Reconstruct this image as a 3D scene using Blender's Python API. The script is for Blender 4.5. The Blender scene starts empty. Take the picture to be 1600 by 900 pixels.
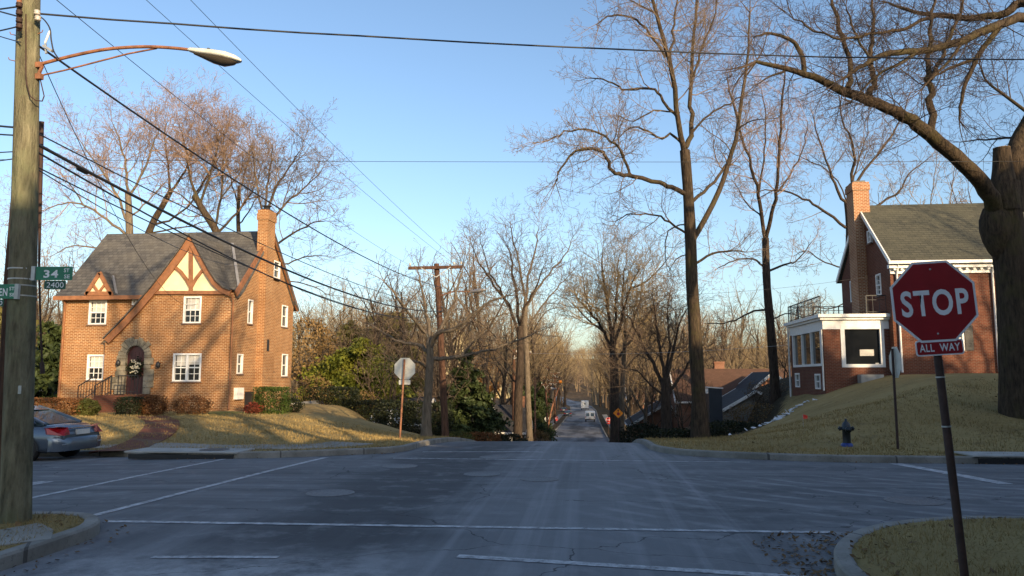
import bpy, math, random
import numpy as np
from mathutils import Vector, Matrix
R = math.radians
scene = bpy.context.scene
col = scene.collection
random.seed(7)

# ---------------------------------------------------------------- camera
EYE = Vector((0.0, 0.0, 1.85)); YAW = R(5.6); PITCH = R(6.65); FPX = 1200.0
cam_data = bpy.data.cameras.new('camera'); cam = bpy.data.objects.new('camera', cam_data); col.objects.link(cam)
cam.location = EYE; cam.rotation_euler = (R(90) + PITCH, 0, YAW)
cam_data.sensor_width = 36.0; cam_data.lens = 36.0 * FPX / 1600.0
cam_data.clip_start = 0.05; cam_data.clip_end = 6000
scene.camera = cam
# ---------------------------------------------------------------- sky, sun, exposure
SUN_EL = R(15.5); SUN_AZ = R(142)            # azimuth clockwise from +Y: behind the camera, to its right
world = bpy.data.worlds.new('World'); scene.world = world; world.use_nodes = True
wn = world.node_tree.nodes; wl = world.node_tree.links
for n in list(wn): wn.remove(n)
wo = wn.new('ShaderNodeOutputWorld'); wb = wn.new('ShaderNodeBackground'); sk = wn.new('ShaderNodeTexSky')
sk.sky_type = 'NISHITA'; sk.sun_disc = False; sk.sun_elevation = SUN_EL; sk.sun_rotation = SUN_AZ
sk.air_density = 1.0; sk.dust_density = 1.7; sk.ozone_density = 2.3; sk.altitude = 50
wb.inputs['Strength'].default_value = 0.15
wl.new(sk.outputs[0], wb.inputs[0]); wl.new(wb.outputs[0], wo.inputs[0])
sd = bpy.data.lights.new('sun', 'SUN'); sun = bpy.data.objects.new('sun', sd); col.objects.link(sun)
sd.energy = 4.8; sd.angle = R(0.5); sd.color = (1.0, 0.75, 0.45)
sdir = Vector((math.sin(SUN_AZ) * math.cos(SUN_EL), math.cos(SUN_AZ) * math.cos(SUN_EL), math.sin(SUN_EL)))
sun.rotation_euler = sdir.to_track_quat('Z', 'Y').to_euler(); sun.location = (20, -30, 30)
vs = scene.view_settings
vs.view_transform = 'Standard'; vs.look = 'None'; vs.gamma = 1; vs.use_curve_mapping = False; vs.exposure = 0.75
scene.cycles.max_bounces = 6; scene.cycles.diffuse_bounces = 3; scene.cycles.transparent_max_bounces = 8

# ---------------------------------------------------------------- survey helpers: sight lines of the photograph to places
CY, SY, CP, SP = math.cos(YAW), math.sin(YAW), math.cos(PITCH), math.sin(PITCH)
def ray(px, py):
    a = (px - 800) / FPX; b = (450 - py) / FPX
    f = CP - b * SP; u = SP + b * CP
    return Vector((a * CY - f * SY, a * SY + f * CY, u)), f
def at(px, py, D):
    d, f = ray(px, py); return EYE + d * (D / f)
def atY(px, py, Y):
    d, f = ray(px, py); return EYE + d * (Y / d.y)
def atX(px, py, X):
    d, f = ray(px, py); return EYE + d * (X / d.x)
def atZ(px, py, Z):
    d, f = ray(px, py); return EYE + d * ((Z - EYE.z) / d.z)

# ---------------------------------------------------------------- object helpers
def tag(o, label=None, cat=None, group=None, kind=None):
    if label: o['label'] = label
    if cat: o['category'] = cat
    if group: o['group'] = group
    if kind: o['kind'] = kind
    return o
def empty(name, loc, label, cat, group=None, rz=0.0):
    o = bpy.data.objects.new(name, None); col.objects.link(o); o.location = loc; o.rotation_euler = (0, 0, rz)
    o.empty_display_size = 0.2
    return tag(o, label, cat, group)
def copy_tree(o, parent=None):
    c = o.copy(); col.objects.link(c); c.parent = parent
    for ch in KIDS.get(o.name, []): copy_tree(ch, c)
    return c
KIDS = {}
def link_obj(name, me, m, parent=None):
    o = bpy.data.objects.new(name, me); col.objects.link(o)
    if m is not None: me.materials.append(m)
    if parent is not None:
        o.parent = parent; KIDS.setdefault(parent.name, []).append(o)
    return o
def world_origin(parent):
    L = Vector((0, 0, 0)); p = parent
    while p is not None: L += Vector(p.location); p = p.parent
    return L
class MB:
    """collects shapes and links them as ONE mesh object"""
    def __init__(s): s.v = []; s.f = []; s.sm = []
    def add(s, vs, fs, smooth=False):
        b = len(s.v); s.v += [tuple(v) for v in vs]; s.f += [tuple(b + i for i in f) for f in fs]; s.sm += [smooth] * len(fs)
        return s
    def box(s, x0, x1, y0, y1, z0, z1):
        return s.add([(x0,y0,z0),(x1,y0,z0),(x1,y1,z0),(x0,y1,z0),(x0,y0,z1),(x1,y0,z1),(x1,y1,z1),(x0,y1,z1)],
                     [(0,3,2,1),(4,5,6,7),(0,1,5,4),(1,2,6,5),(2,3,7,6),(3,0,4,7)])
    def obox(s, O, U, N, u0, u1, z0, z1, n0, n1, W=Vector((0,0,1))):
        O = Vector(O); P = lambda u, z, n: O + U * u + W * z + N * n
        return s.add([P(u0,z0,n0),P(u1,z0,n0),P(u1,z0,n1),P(u0,z0,n1),P(u0,z1,n0),P(u1,z1,n0),P(u1,z1,n1),P(u0,z1,n1)],
                     [(0,3,2,1),(4,5,6,7),(0,1,5,4),(1,2,6,5),(2,3,7,6),(3,0,4,7)])
    def bar(s, p, q, w, h=None, up=Vector((0,0,1))):
        p = Vector(p); q = Vector(q); h = h or w; t = (q - p).normalized()
        a = t.cross(up)
        if a.length < 1e-3: a = t.cross(Vector((0,1,0)))
        a.normalize(); b = a.cross(t)
        return s.obox(p, t, b, 0, (q - p).length, -w / 2, w / 2, -h / 2, h / 2, W=a)
    def tube(s, pts, rad, n=8, cap=True, smooth=True):
        pts = [Vector(p) for p in pts]; k = len(pts)
        if not hasattr(rad, '__len__'): rad = [rad] * k
        vs = []; prev = None
        for i, p in enumerate(pts):
            t = (pts[min(i+1,k-1)] - pts[max(i-1,0)]).normalized()
            if prev is None:
                a = t.cross(Vector((0,0,1)))
                if a.length < .05: a = t.cross(Vector((0,1,0)))
            else: a = prev - t * prev.dot(t)
            a.normalize(); prev = a; b = t.cross(a)
            for j in range(n):
                an = 2 * math.pi * j / n; vs.append(p + (a * math.cos(an) + b * math.sin(an)) * rad[i])
        fs = [(i*n+j, i*n+(j+1)%n, (i+1)*n+(j+1)%n, (i+1)*n+j) for i in range(k-1) for j in range(n)]
        s.add(vs, fs, smooth)
        if cap:
            s.add(vs[:n], [tuple(range(n))[::-1]]); s.add(vs[-n:], [tuple(range(n))])
        return s
    def lathe(s, c, prof, n=16, axis='z', smooth=True):
        c = Vector(c); vs = []
        for r, h in prof:
            for j in range(n):
                an = 2*math.pi*j/n; x, y = r*math.cos(an), r*math.sin(an)
                vs.append(c + (Vector((x,y,h)) if axis == 'z' else Vector((x,h,y)) if axis == 'y' else Vector((h,x,y))))
        k = len(prof)
        return s.add(vs, [(i*n+j, i*n+(j+1)%n, (i+1)*n+(j+1)%n, (i+1)*n+j) for i in range(k-1) for j in range(n)], smooth)
    def prism(s, poly, ext):
        poly = [Vector(p) for p in poly]; e = Vector(ext); n = len(poly)
        return s.add(poly + [p + e for p in poly],
                     [tuple(range(n))[::-1], tuple(range(n, 2*n))] + [(i, (i+1)%n, n+(i+1)%n, n+i) for i in range(n)])
    def quad(s, *p): return s.add(p, [tuple(range(len(p)))])
    def build(s, name, m, parent=None, local=False, origin=None, fix=True):
        me = bpy.data.meshes.new(name)
        L = Vector((0,0,0))
        if not local:
            if parent is not None: L = world_origin(parent)
            elif origin is not None: L = Vector(origin)
            elif s.v:
                xs = np.array(s.v); L = Vector(((xs[:,0].min()+xs[:,0].max())/2, (xs[:,1].min()+xs[:,1].max())/2, xs[:,2].min()))
        me.from_pydata([tuple(Vector(v) - L) for v in s.v], [], s.f)
        me.polygons.foreach_set('use_smooth', s.sm)
        if fix:
            import bmesh
            bm = bmesh.new(); bm.from_mesh(me); bmesh.ops.recalc_face_normals(bm, faces=bm.faces); bm.to_mesh(me); bm.free()
        me.update()
        o = link_obj(name, me, m, parent)
        if parent is None: o.location = L
        return o
def np_mesh(name, V, F, smooth=True):
    """V (n,3), F (m,k) -> mesh, fast"""
    me = bpy.data.meshes.new(name); V = np.asarray(V, np.float32); F = np.asarray(F, np.int32); m, k = F.shape
    me.vertices.add(len(V)); me.vertices.foreach_set('co', V.ravel())
    me.loops.add(m * k); me.loops.foreach_set('vertex_index', F.ravel())
    me.polygons.add(m); me.polygons.foreach_set('loop_start', np.arange(m, dtype=np.int32) * k)
    me.polygons.foreach_set('loop_total', np.full(m, k, np.int32))
    me.polygons.foreach_set('use_smooth', np.full(m, smooth))
    me.update(); me.validate(); return me

# ---------------------------------------------------------------- materials
class NT:
    def __init__(s, name):
        s.m = bpy.data.materials.new(name); s.m.use_nodes = True; s.t = s.m.node_tree
        s.b = s.t.nodes['Principled BSDF']; s.out = s.t.nodes['Material Output']
    def n(s, typ, **kw):
        x = s.t.nodes.new('ShaderNode' + typ)
        for k, v in kw.items(): setattr(x, k, v)
        return x
    def l(s, a, b): s.t.links.new(a, b)
    def val(s, sock, v):
        if hasattr(v, 'is_linked') or hasattr(v, 'links'): s.l(v, sock)
        else: sock.default_value = v
    def math(s, op, a, b=0.0, clamp=False):
        x = s.n('Math', operation=op, use_clamp=clamp); s.val(x.inputs[0], a); s.val(x.inputs[1], b); return x.outputs[0]
    def mix(s, f, a, b, mode='MIX'):
        x = s.n('MixRGB', blend_type=mode); s.val(x.inputs[0], f); s.val(x.inputs[1], c4(a)); s.val(x.inputs[2], c4(b)); return x.outputs[0]
    def noise(s, vec, scale, detail=4, rough=.55):
        x = s.n('TexNoise'); x.inputs['Scale'].default_value = scale; x.inputs['Detail'].default_value = detail
        x.inputs['Roughness'].default_value = rough
        if vec is not None: s.l(vec, x.inputs['Vector'])
        return x.outputs[0]
    def ramp(s, f, lo, hi):
        x = s.n('MapRange'); x.inputs[1].default_value = lo; x.inputs[2].default_value = hi; s.l(f, x.inputs[0]); return x.outputs[0]
    def obj(s): return s.n('TexCoord').outputs['Object']
    def bump(s, h, strength, dist):
        x = s.n('Bump'); x.inputs['Strength'].default_value = strength; x.inputs['Distance'].default_value = dist
        s.l(h, x.inputs['Height']); s.l(x.outputs[0], s.b.inputs['Normal'])
    def boxmap(s):
        """(along the wall, height) coordinates for upright walls and pitched roofs"""
        tc = s.obj(); g = s.n('NewGeometry'); a = s.n('SeparateXYZ'); s.l(tc, a.inputs[0])
        b = s.n('SeparateXYZ'); s.l(g.outputs['True Normal'], b.inputs[0])
        k = s.math('GREATER_THAN', s.math('ABSOLUTE', b.outputs[0]), s.math('ABSOLUTE', b.outputs[1]))
        mx = s.n('Mix'); s.l(k, mx.inputs[0]); s.l(a.outputs[0], mx.inputs[2]); s.l(a.outputs[1], mx.inputs[3])
        c = s.n('CombineXYZ'); s.l(mx.outputs[0], c.inputs[0]); s.l(a.outputs[2], c.inputs[1]); return c.outputs[0]
def c4(c): return (*c, 1.0) if isinstance(c, tuple) and len(c) == 3 else c
def plain(name, c, rough=.7, var=.25, scale=6.0, bump=.0, metallic=0.0, c2=None, detail=5, bscale=None):
    t = NT(name); tc = t.obj(); f = t.noise(tc, scale, detail)
    f = t.ramp(f, .3, .7)
    lo = tuple(x * (1 - var) for x in c); hi = c2 or tuple(min(1, x * (1 + var)) for x in c)
    t.l(t.mix(f, lo, hi), t.b.inputs['Base Color']); t.b.inputs['Roughness'].default_value = rough
    t.b.inputs['Metallic'].default_value = metallic
    if bump: t.bump(t.noise(tc, bscale or scale * 4, 3), bump, .02)
    return t.m
def brick(name, c1, c2, mortar, w=.21, h=.075, ms=.011, patch=None):
    t = NT(name); v = t.boxmap(); b = t.n('TexBrick'); t.l(v, b.inputs['Vector'])
    b.inputs['Scale'].default_value = 1; b.inputs['Brick Width'].default_value = w; b.inputs['Row Height'].default_value = h
    b.inputs['Mortar Size'].default_value = ms; b.inputs['Mortar Smooth'].default_value = .2; b.inputs['Bias'].default_value = -.1
    for k, c in (('Color1', c1), ('Color2', c2), ('Mortar', mortar)): b.inputs[k].default_value = c4(c)
    tc = t.obj(); n = t.ramp(t.noise(tc, .7, 7, .7), .35, .65); n2 = t.ramp(t.noise(tc, 9, 3), .3, .7)
    x = t.mix(t.math('MULTIPLY', n, .5), b.outputs[0], patch or tuple(q * .55 for q in c1))
    x = t.mix(t.math('MULTIPLY', n2, .2), x, tuple(q * .6 for q in c2)); t.l(x, t.b.inputs['Base Color'])
    t.b.inputs['Roughness'].default_value = .85; t.b.inputs['Specular IOR Level'].default_value = .2
    bp = t.math('MULTIPLY', b.outputs[1], -1.0); t.bump(bp, .5, .012); return t.m
def glass(name, c=(.012,.014,.017), rough=.04, spec=.5):
    t = NT(name); t.b.inputs['Base Color'].default_value = c4(c); t.b.inputs['Roughness'].default_value = rough
    t.b.inputs['Specular IOR Level'].default_value = spec; f = t.noise(t.obj(), 1.2, 2); t.bump(f, .02, .05); return t.m
M = {}
M['brick'] = brick('warm_brick', (.345,.142,.047), (.195,.073,.027), (.60,.44,.26), h=.078, w=.22, ms=.0125)
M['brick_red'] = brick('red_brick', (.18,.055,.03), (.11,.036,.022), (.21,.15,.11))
M['brick_far'] = brick('far_brick', (.27,.11,.06), (.2,.08,.045), (.3,.24,.19))
M['slate'] = brick('slate_roof', (.10,.098,.097), (.046,.046,.05), (.025,.025,.027), w=.26, h=.17, ms=.013, patch=(.17,.155,.13))
M['shingle'] = brick('grey_shingles', (.078,.077,.06), (.05,.051,.042), (.026,.026,.023), w=.35, h=.14, ms=.012, patch=(.115,.11,.075))
M['shingle_brown'] = brick('brown_shingles', (.12,.065,.045), (.09,.05,.035), (.05,.03,.02), w=.35, h=.13, ms=.01, patch=(.1,.06,.04))
M['shingle_dark'] = brick('dark_shingles', (.05,.05,.055), (.035,.035,.04), (.02,.02,.02), w=.35, h=.13, ms=.01, patch=(.06,.055,.05))
M['trim_brown'] = plain('brown_trim', (.235,.10,.043), .6, .25, 5)
M['stucco'] = plain('cream_stucco', (.72,.61,.40), .85, .08, 4, .1)
M['white'] = plain('white_paint', (.78,.77,.74), .45, .06, 5)
M['white_old'] = plain('weathered_white', (.66,.65,.62), .6, .14, 4)
M['pane'] = glass('window_glass')
M['pane_refl'] = glass('reflecting_glass', (.02,.02,.02), .02, 1.0)
M['blind'] = plain('window_blind', (.52,.50,.46), .8, .08, 20)
M['stone'] = plain('rubble_stone', (.15,.135,.10), .9, .5, 3, .5, c2=(.30,.26,.19))
M['door'] = plain('dark_red_door', (.06,.016,.016), .35, .25, 3)
M['iron'] = plain('black_iron', (.018,.018,.02), .5, .3, 8)
M['flash'] = plain('lead_flashing', (.24,.24,.25), .5, .2, 6, metallic=.3)
M['concrete'] = plain('concrete', (.33,.32,.295), .9, .22, 2.5, .25)
M['wood_pole'] = None
M['rust'] = plain('rusty_steel', (.24,.105,.055), .75, .4, 9, .2)
M['rust_dark'] = plain('dark_rusty_steel', (.045,.022,.016), .75, .4, 9, .2)
M['galv'] = plain('galvanised_steel', (.42,.43,.42), .45, .15, 10, metallic=.5)
M['sign_back'] = plain('weathered_aluminium', (.55,.55,.50), .5, .1, 6, metallic=.2)
M['sign_red'] = plain('sign_red', (.27,.012,.018), .4, .12, 5)
M['sign_white'] = plain('sign_white', (.72,.74,.76), .45, .07, 7)
M['sign_green'] = plain('sign_green', (.008,.16,.085), .4, .15, 6)
M['sign_green_dark'] = plain('old_sign_green', (.006,.075,.045), .5, .2, 8)
M['sign_orange'] = plain('sign_amber', (.8,.24,.008), .4, .1, 6)
M['black'] = plain('matt_black', (.012,.012,.013), .6, .2, 6)
M['cable'] = plain('cable_sheath', (.016,.016,.018), .5, .2, 2)
M['lamp'] = plain('lamp_housing', (.62,.62,.56), .4, .12, 6)
M['lens'] = glass('lamp_lens', (.06,.05,.04), .15)
M['ceramic'] = plain('insulator_ceramic', (.45,.42,.38), .3, .2, 6)
M['car_paint'] = plain('grey_blue_paint', (.13,.165,.21), .22, .06, 2, metallic=.55)
M['white_car'] = plain('white_vehicle_paint', (.7,.7,.7), .3, .05, 2)
M['dark_car'] = plain('dark_vehicle_paint', (.03,.04,.055), .3, .1, 2, metallic=.3)
M['car_glass'] = glass('car_glass', (.05,.075,.075), .03, .7)
M['tyre'] = plain('tyre_rubber', (.015,.015,.015), .8, .2, 9)
M['rim'] = plain('alloy_rim', (.4,.4,.42), .3, .1, 9, metallic=.8)
M['red_lens'] = plain('red_tail_lens', (.30,.008,.012), .15, .3, 12)
M['chrome'] = plain('chrome_trim', (.6,.6,.6), .15, .05, 9, metallic=.9)
M['plate'] = plain('plate_white', (.6,.6,.58), .4, .1, 12)
M['hydrant'] = plain('dark_hydrant_paint', (.012,.018,.025), .4, .3, 9)
M['hydrant_blue'] = plain('blue_hydrant_paint', (.012,.035,.20), .4, .25, 9)
M['flag'] = plain('red_flag', (.7,.05,.03), .6, .1, 9)
M['iron_cover'] = plain('cast_iron_cover', (.13,.13,.135), .6, .3, 25, .4)
M['line'] = None
# ---------------------------------------------------------------- materials of the ground
def road_material():
    t = NT('worn_asphalt'); o = t.obj(); s = t.n('SeparateXYZ'); t.l(o, s.inputs[0]); x, y = s.outputs[0], s.outputs[1]
    def stretched(sx, sy, scale, det=5):
        m = t.n('Mapping'); m.inputs['Scale'].default_value = (sx, sy, 1); t.l(o, m.inputs['Vector'])
        return t.noise(m.outputs[0], scale, det, .6)
    wob = t.math('MULTIPLY', t.math('SUBTRACT', t.noise(o, .5, 3), .5), 2.2)
    xw = t.math('ADD', x, wob)
    def band(v, lo, hi, soft):
        a = t.n('MapRange', interpolation_type='SMOOTHSTEP'); t.l(v, a.inputs[0]); a.inputs[1].default_value = lo - soft; a.inputs[2].default_value = lo + soft
        b = t.n('MapRange', interpolation_type='SMOOTHSTEP'); t.l(v, b.inputs[0]); b.inputs[1].default_value = hi - soft; b.inputs[2].default_value = hi + soft
        return t.math('SUBTRACT', a.outputs[0], b.outputs[0])
    base = t.mix(t.ramp(t.noise(o, .35, 6, .65), .3, .7), (.085,.088,.094), (.145,.149,.157))
    along = t.ramp(stretched(2.2, .10, 1.0), .38, .66); across = t.ramp(stretched(.10, 2.4, 1.0), .4, .68)
    incross = band(y, 10.5, 18.0, 1.0)
    streak = t.math('ADD', t.math('MULTIPLY', along, t.math('SUBTRACT', 1.0, incross)), t.math('MULTIPLY', across, incross))
    c = t.mix(t.math('MULTIPLY', streak, .6), base, (.26,.263,.27))
    # the resurfaced lane on the left, bleached wheel tracks on the right
    c = t.mix(t.math('MULTIPLY', band(xw, -4.3, -2.0, .6), .70), c, (.046,.047,.052))
    c = t.mix(t.math('MULTIPLY', t.math('MULTIPLY', band(xw, -1.6, 1.3, .7), band(y, -20., 30., 3.)), .62), c, (.22,.223,.232))
    n2 = t.ramp(t.noise(o, 1.6, 6, .7), .52, .72)
    c = t.mix(t.math('MULTIPLY', n2, .55), c, (.32,.32,.325))
    # brine and grit collected near the gutter at the left corner and thrown up by turning cars
    salt = t.math('MULTIPLY', band(xw, -5.8, -1.6, .9), band(y, 3.0, 8.0, .9))
    c = t.mix(t.math('MULTIPLY', salt, t.ramp(t.noise(o, 1.7, 7, .75), .33, .60)), c, (.40,.40,.405))
    ag = t.ramp(t.noise(o, 130, 3, .8), .35, .7); c = t.mix(t.math('MULTIPLY', ag, .45), c, t.mix(1.0, c, (.45,.45,.46), 'MULTIPLY'))
    grit = t.ramp(t.noise(o, 22, 4, .75), .62, .72)
    c = t.mix(t.math('MULTIPLY', grit, t.math('MULTIPLY', t.ramp(t.noise(o, .8, 3), .45, .65), .5)), c, (.32,.30,.28))
    long_ = t.ramp(stretched(3.0, .035, 1.0, 6), .50, .66); c = t.mix(t.math('MULTIPLY', t.math('MULTIPLY', long_, band(x, -1.9, 2.1, .5)), .5), c, (.30,.303,.312))
    arc = t.n('TexWave', wave_type='RINGS', rings_direction='Z'); am = t.n('Mapping'); am.inputs['Location'].default_value = (-9.5, -19.5, 0); t.l(o, am.inputs['Vector']); t.l(am.outputs[0], arc.inputs['Vector']); arc.inputs['Scale'].default_value = .55; arc.inputs['Distortion'].default_value = 3.0; arc.inputs['Detail'].default_value = 4; arc.inputs['Detail Scale'].default_value = .8
    aw = t.math('MULTIPLY', t.math('MULTIPLY', t.ramp(arc.outputs[1], .62, .95), t.ramp(t.noise(o, .7, 5, .7), .42, .62)), t.math('MULTIPLY', band(x, .2, 8.5, .8), band(y, 9.0, 15.5, 1.0)))
    c = t.mix(t.math('MULTIPLY', aw, .55), c, (.34,.34,.345))
    patch = t.math('MULTIPLY', band(x, -.55, -.18, .03), band(y, 13.2, 17.6, .05))
    c = t.mix(t.math('MULTIPLY', patch, .28), c, (.04,.041,.045))
    # frost-cracked lines across the junction
    v = t.n('TexVoronoi', feature='DISTANCE_TO_EDGE'); v.inputs['Scale'].default_value = .33
    nz = t.n('TexNoise'); nz.inputs['Scale'].default_value = .9; nz.inputs['Detail'].default_value = 6; t.l(o, nz.inputs['Vector']); m = t.n('Mapping'); m.inputs['Scale'].default_value = (.6, 1, 1); t.l(t.mix(1.0, o, nz.outputs[1], 'ADD'), m.inputs['Vector']); t.l(m.outputs[0], v.inputs['Vector'])
    crack = t.math('LESS_THAN', v.outputs['Distance'], .0022)
    c = t.mix(t.math('MULTIPLY', crack, .7), c, (.018,.018,.02))
    # the far end of the road: broken, frost-pale surface with dark repairs
    far = t.n('MapRange'); t.l(y, far.inputs[0]); far.inputs[1].default_value = 60; far.inputs[2].default_value = 90
    fp = t.ramp(stretched(.35, .06, 1.0, 4), .42, .56)
    c = t.mix(t.math('MULTIPLY', far.outputs[0], .8), c, t.mix(fp, (.045,.046,.05), (.20,.205,.22)))
    t.l(c, t.b.inputs['Base Color']); t.b.inputs['Roughness'].default_value = .82; t.b.inputs['Specular IOR Level'].default_value = .3
    t.bump(t.math('ADD', t.noise(o, 60, 3), t.math('MULTIPLY', t.noise(o, 9, 4), .6)), .35, .012)
    return t.m
def lawn_material(name='winter_lawn'):
    t = NT(name); o = t.obj()
    big = t.ramp(t.noise(o, .35, 5, .6), .32, .68); mid = t.ramp(t.noise(o, 2.2, 6, .7), .3, .72); fine = t.ramp(t.noise(o, 38, 4, .7), .25, .75)
    c = t.mix(big, (.26,.18,.068), (.41,.305,.13)); c = t.mix(t.math('MULTIPLY', mid, .4), c, (.13,.092,.036))
    c = t.mix(t.math('MULTIPLY', fine, .55), c, (.42,.33,.155))
    bare = t.ramp(t.noise(o, 1.1, 7, .72), .56, .70); c = t.mix(t.math('MULTIPLY', bare, .5), c, (.12,.085,.045))
    pale = t.ramp(t.noise(o, .8, 6, .7), .58, .72); c = t.mix(t.math('MULTIPLY', pale, .5), c, (.50,.40,.20))
    dark = t.ramp(t.noise(o, 7, 5, .75), .57, .70); c = t.mix(t.math('MULTIPLY', dark, .65), c, (.05,.034,.016))
    s = t.n('SeparateXYZ'); t.l(o, s.inputs[0])
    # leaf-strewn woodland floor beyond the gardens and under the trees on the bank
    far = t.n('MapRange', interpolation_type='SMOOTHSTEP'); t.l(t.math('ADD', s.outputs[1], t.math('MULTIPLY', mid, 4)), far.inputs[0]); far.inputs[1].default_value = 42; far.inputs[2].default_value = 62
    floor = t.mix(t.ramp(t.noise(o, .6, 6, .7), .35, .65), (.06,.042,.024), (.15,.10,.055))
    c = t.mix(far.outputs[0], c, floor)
    bx = t.n('MapRange', interpolation_type='SMOOTHSTEP'); t.l(t.math('ADD', t.math('ADD', s.outputs[0], t.math('MULTIPLY', s.outputs[1], -.34)), t.math('MULTIPLY', mid, .8)), bx.inputs[0])
    bx.inputs[1].default_value = -4.3; bx.inputs[2].default_value = -3.7      # the bank that falls to the side street
    by = t.n('MapRange', interpolation_type='SMOOTHSTEP'); t.l(s.outputs[1], by.inputs[0]); by.inputs[1].default_value = 25.5; by.inputs[2].default_value = 27.5
    rx = t.math('GREATER_THAN', s.outputs[0], 1.5)
    bank = t.math('MULTIPLY', t.math('MULTIPLY', by.outputs[0], t.math('SUBTRACT', 1.0, bx.outputs[0])), rx)
    c = t.mix(bank, c, t.mix(fine, (.022,.022,.012), (.07,.05,.028)))
    # greener strip beside the clipped hedge
    gx = t.math('ADD', t.math('ABSOLUTE', t.math('ADD', s.outputs[0], 15.8)), t.math('MULTIPLY', t.math('ABSOLUTE', t.math('SUBTRACT', s.outputs[1], 33.6)), 1.3))
    gm = t.n('MapRange'); t.l(t.math('ADD', gx, mid), gm.inputs[0]); gm.inputs[1].default_value = 4.2; gm.inputs[2].default_value = 2.0
    c = t.mix(t.math('MULTIPLY', gm.outputs[0], .7), c, (.12,.17,.04))
    t.l(c, t.b.inputs['Base Color']); t.b.inputs['Roughness'].default_value = .95; t.b.inputs['Specular IOR Level'].default_value = .1
    t.bump(t.math('ADD', t.noise(o, 45, 4, .7), t.math('MULTIPLY', t.noise(o, 9, 4), 1.2)), .8, .05)
    return t.m
def line_material():
    t = NT('worn_road_paint'); o = t.obj()
    w = t.ramp(t.noise(o, 7, 6, .75), .33, .63); c = t.mix(w, (.11,.11,.118), (.60,.60,.61))
    t.l(c, t.b.inputs['Base Color']); t.b.inputs['Roughness'].default_value = .75; return t.m
def bark(name, c1, c2, rough=.9, sc=6, moss=None):
    t = NT(name); o = t.obj(); m = t.n('Mapping'); m.inputs['Scale'].default_value = (1, 1, .18); t.l(o, m.inputs['Vector'])
    f = t.noise(m.outputs[0], sc * 2.2, 6, .7); f = t.ramp(f, .35, .65); c = t.mix(f, c1, c2)
    if moss: c = t.mix(t.math('MULTIPLY', t.ramp(t.noise(o, .9, 5, .65), .5, .66), .7), c, moss)
    t.l(c, t.b.inputs['Base Color']); t.b.inputs['Roughness'].default_value = rough; t.b.inputs['Specular IOR Level'].default_value = .15
    t.bump(f, .9, .03); return t.m
def leafy(name, c1, c2, sc=1.5, rough=.6, trans=.0):
    t = NT(name); o = t.obj(); f = t.ramp(t.noise(o, sc, 4, .6), .35, .65); g = t.ramp(t.noise(o, sc * 14, 2), .3, .7)
    c = t.mix(f, c1, c2); c = t.mix(t.math('MULTIPLY', g, .5), c, tuple(x * .5 for x in c1))
    t.l(c, t.b.inputs['Base Color']); t.b.inputs['Roughness'].default_value = rough; t.b.inputs['Specular IOR Level'].default_value = .2
    return t.m
M['road'] = road_material(); M['lawn'] = lawn_material(); M['line'] = line_material()
M['wood_pole'] = bark('weathered_pole_wood', (.095,.085,.055), (.25,.23,.15), sc=5, moss=(.20,.22,.12))
M['wood_dark'] = bark('creosoted_pole_wood', (.05,.028,.02), (.14,.075,.05), sc=5)
M['bark'] = bark('grey_brown_bark', (.038,.028,.02), (.11,.08,.058))
M['bark_dark'] = bark('dark_bark', (.026,.02,.016), (.085,.062,.046))
M['bark_pale'] = bark('pale_bark', (.09,.072,.052), (.21,.168,.125))
M['bark_moss'] = bark('mossy_bark', (.026,.02,.015), (.095,.068,.045), moss=(.07,.06,.024))
M['twig'] = leafy('brown_twigs', (.15,.108,.075), (.26,.19,.13), .4, .8)
M['twig_red'] = leafy('reddish_twigs', (.24,.16,.115), (.36,.25,.185), .4, .8)
M['twig_dark'] = leafy('dark_twigs', (.10,.072,.052), (.17,.12,.085), .4, .8)
M['twig_tan'] = leafy('tan_twigs', (.23,.17,.095), (.36,.27,.15), .25, .85)
M['conifer'] = leafy('conifer_needles', (.02,.034,.012), (.07,.09,.028), .9)
M['conifer_gold'] = leafy('golden_conifer_foliage', (.10,.125,.015), (.22,.21,.03), .7)
M['olive'] = leafy('olive_foliage', (.095,.095,.028), (.20,.165,.055), .6)
M['rust_leaf'] = leafy('russet_leaves', (.24,.11,.03), (.42,.21,.065), .8)
M['hedge'] = leafy('clipped_hedge_leaves', (.03,.055,.01), (.085,.12,.022), 2.0)
M['hedge_brown'] = leafy('brown_hedge_leaves', (.12,.05,.018), (.22,.10,.035), 2.0)
M['shrub'] = leafy('shrub_leaves', (.055,.065,.015), (.12,.12,.03), 2.0)
M['hedge_dark'] = leafy('dark_hedge_leaves', (.012,.018,.008), (.03,.035,.014), 2.0)

# ---------------------------------------------------------------- terrain
def S(t):
    t = np.clip(t, 0, 1); return t * t * (3 - 2 * t)
ZP = np.array([(-200,.3),(0,.02),(12,0),(18,-.03),(22,-.12),(26,-.25),(32,-.74),(40,-1.8),(50,-2.95),(60,-3.9),(80,-5.0),(95,-5.45),(125,-6.35),(155,-7.05),(190,-7.5),(230,-7.8),(300,-8.3),(340,-8.0),(400,-5.5),(470,0),(600,10),(760,20),(900,23),(1300,24),(5000,24)], float)
_yy = np.arange(-200, 5000, 1.0); _zz = np.interp(_yy, ZP[:,0], ZP[:,1]); _k = np.ones(7) / 7
_zs = _zz.copy(); _zs[10:-10] = np.convolve(_zz, _k, 'same')[10:-10]
def zr(y): return np.interp(y, _yy, _zs)
def xc(y): return np.interp(y, [-50, 10, 20, 60, 230, 270, 320, 380, 450, 700], [-1.73, -1.73, -1.62, -1.4, -1.4, -2.5, -7, -19, -40, -130])
def hw(y): return np.interp(y, [-50, 10, 20, 60, 900], [4.02, 4.02, 3.3, 3.6, 3.6])
def ylo(x): return np.where(np.asarray(x, float) < -1.5, 9.6, 10.35)
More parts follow.
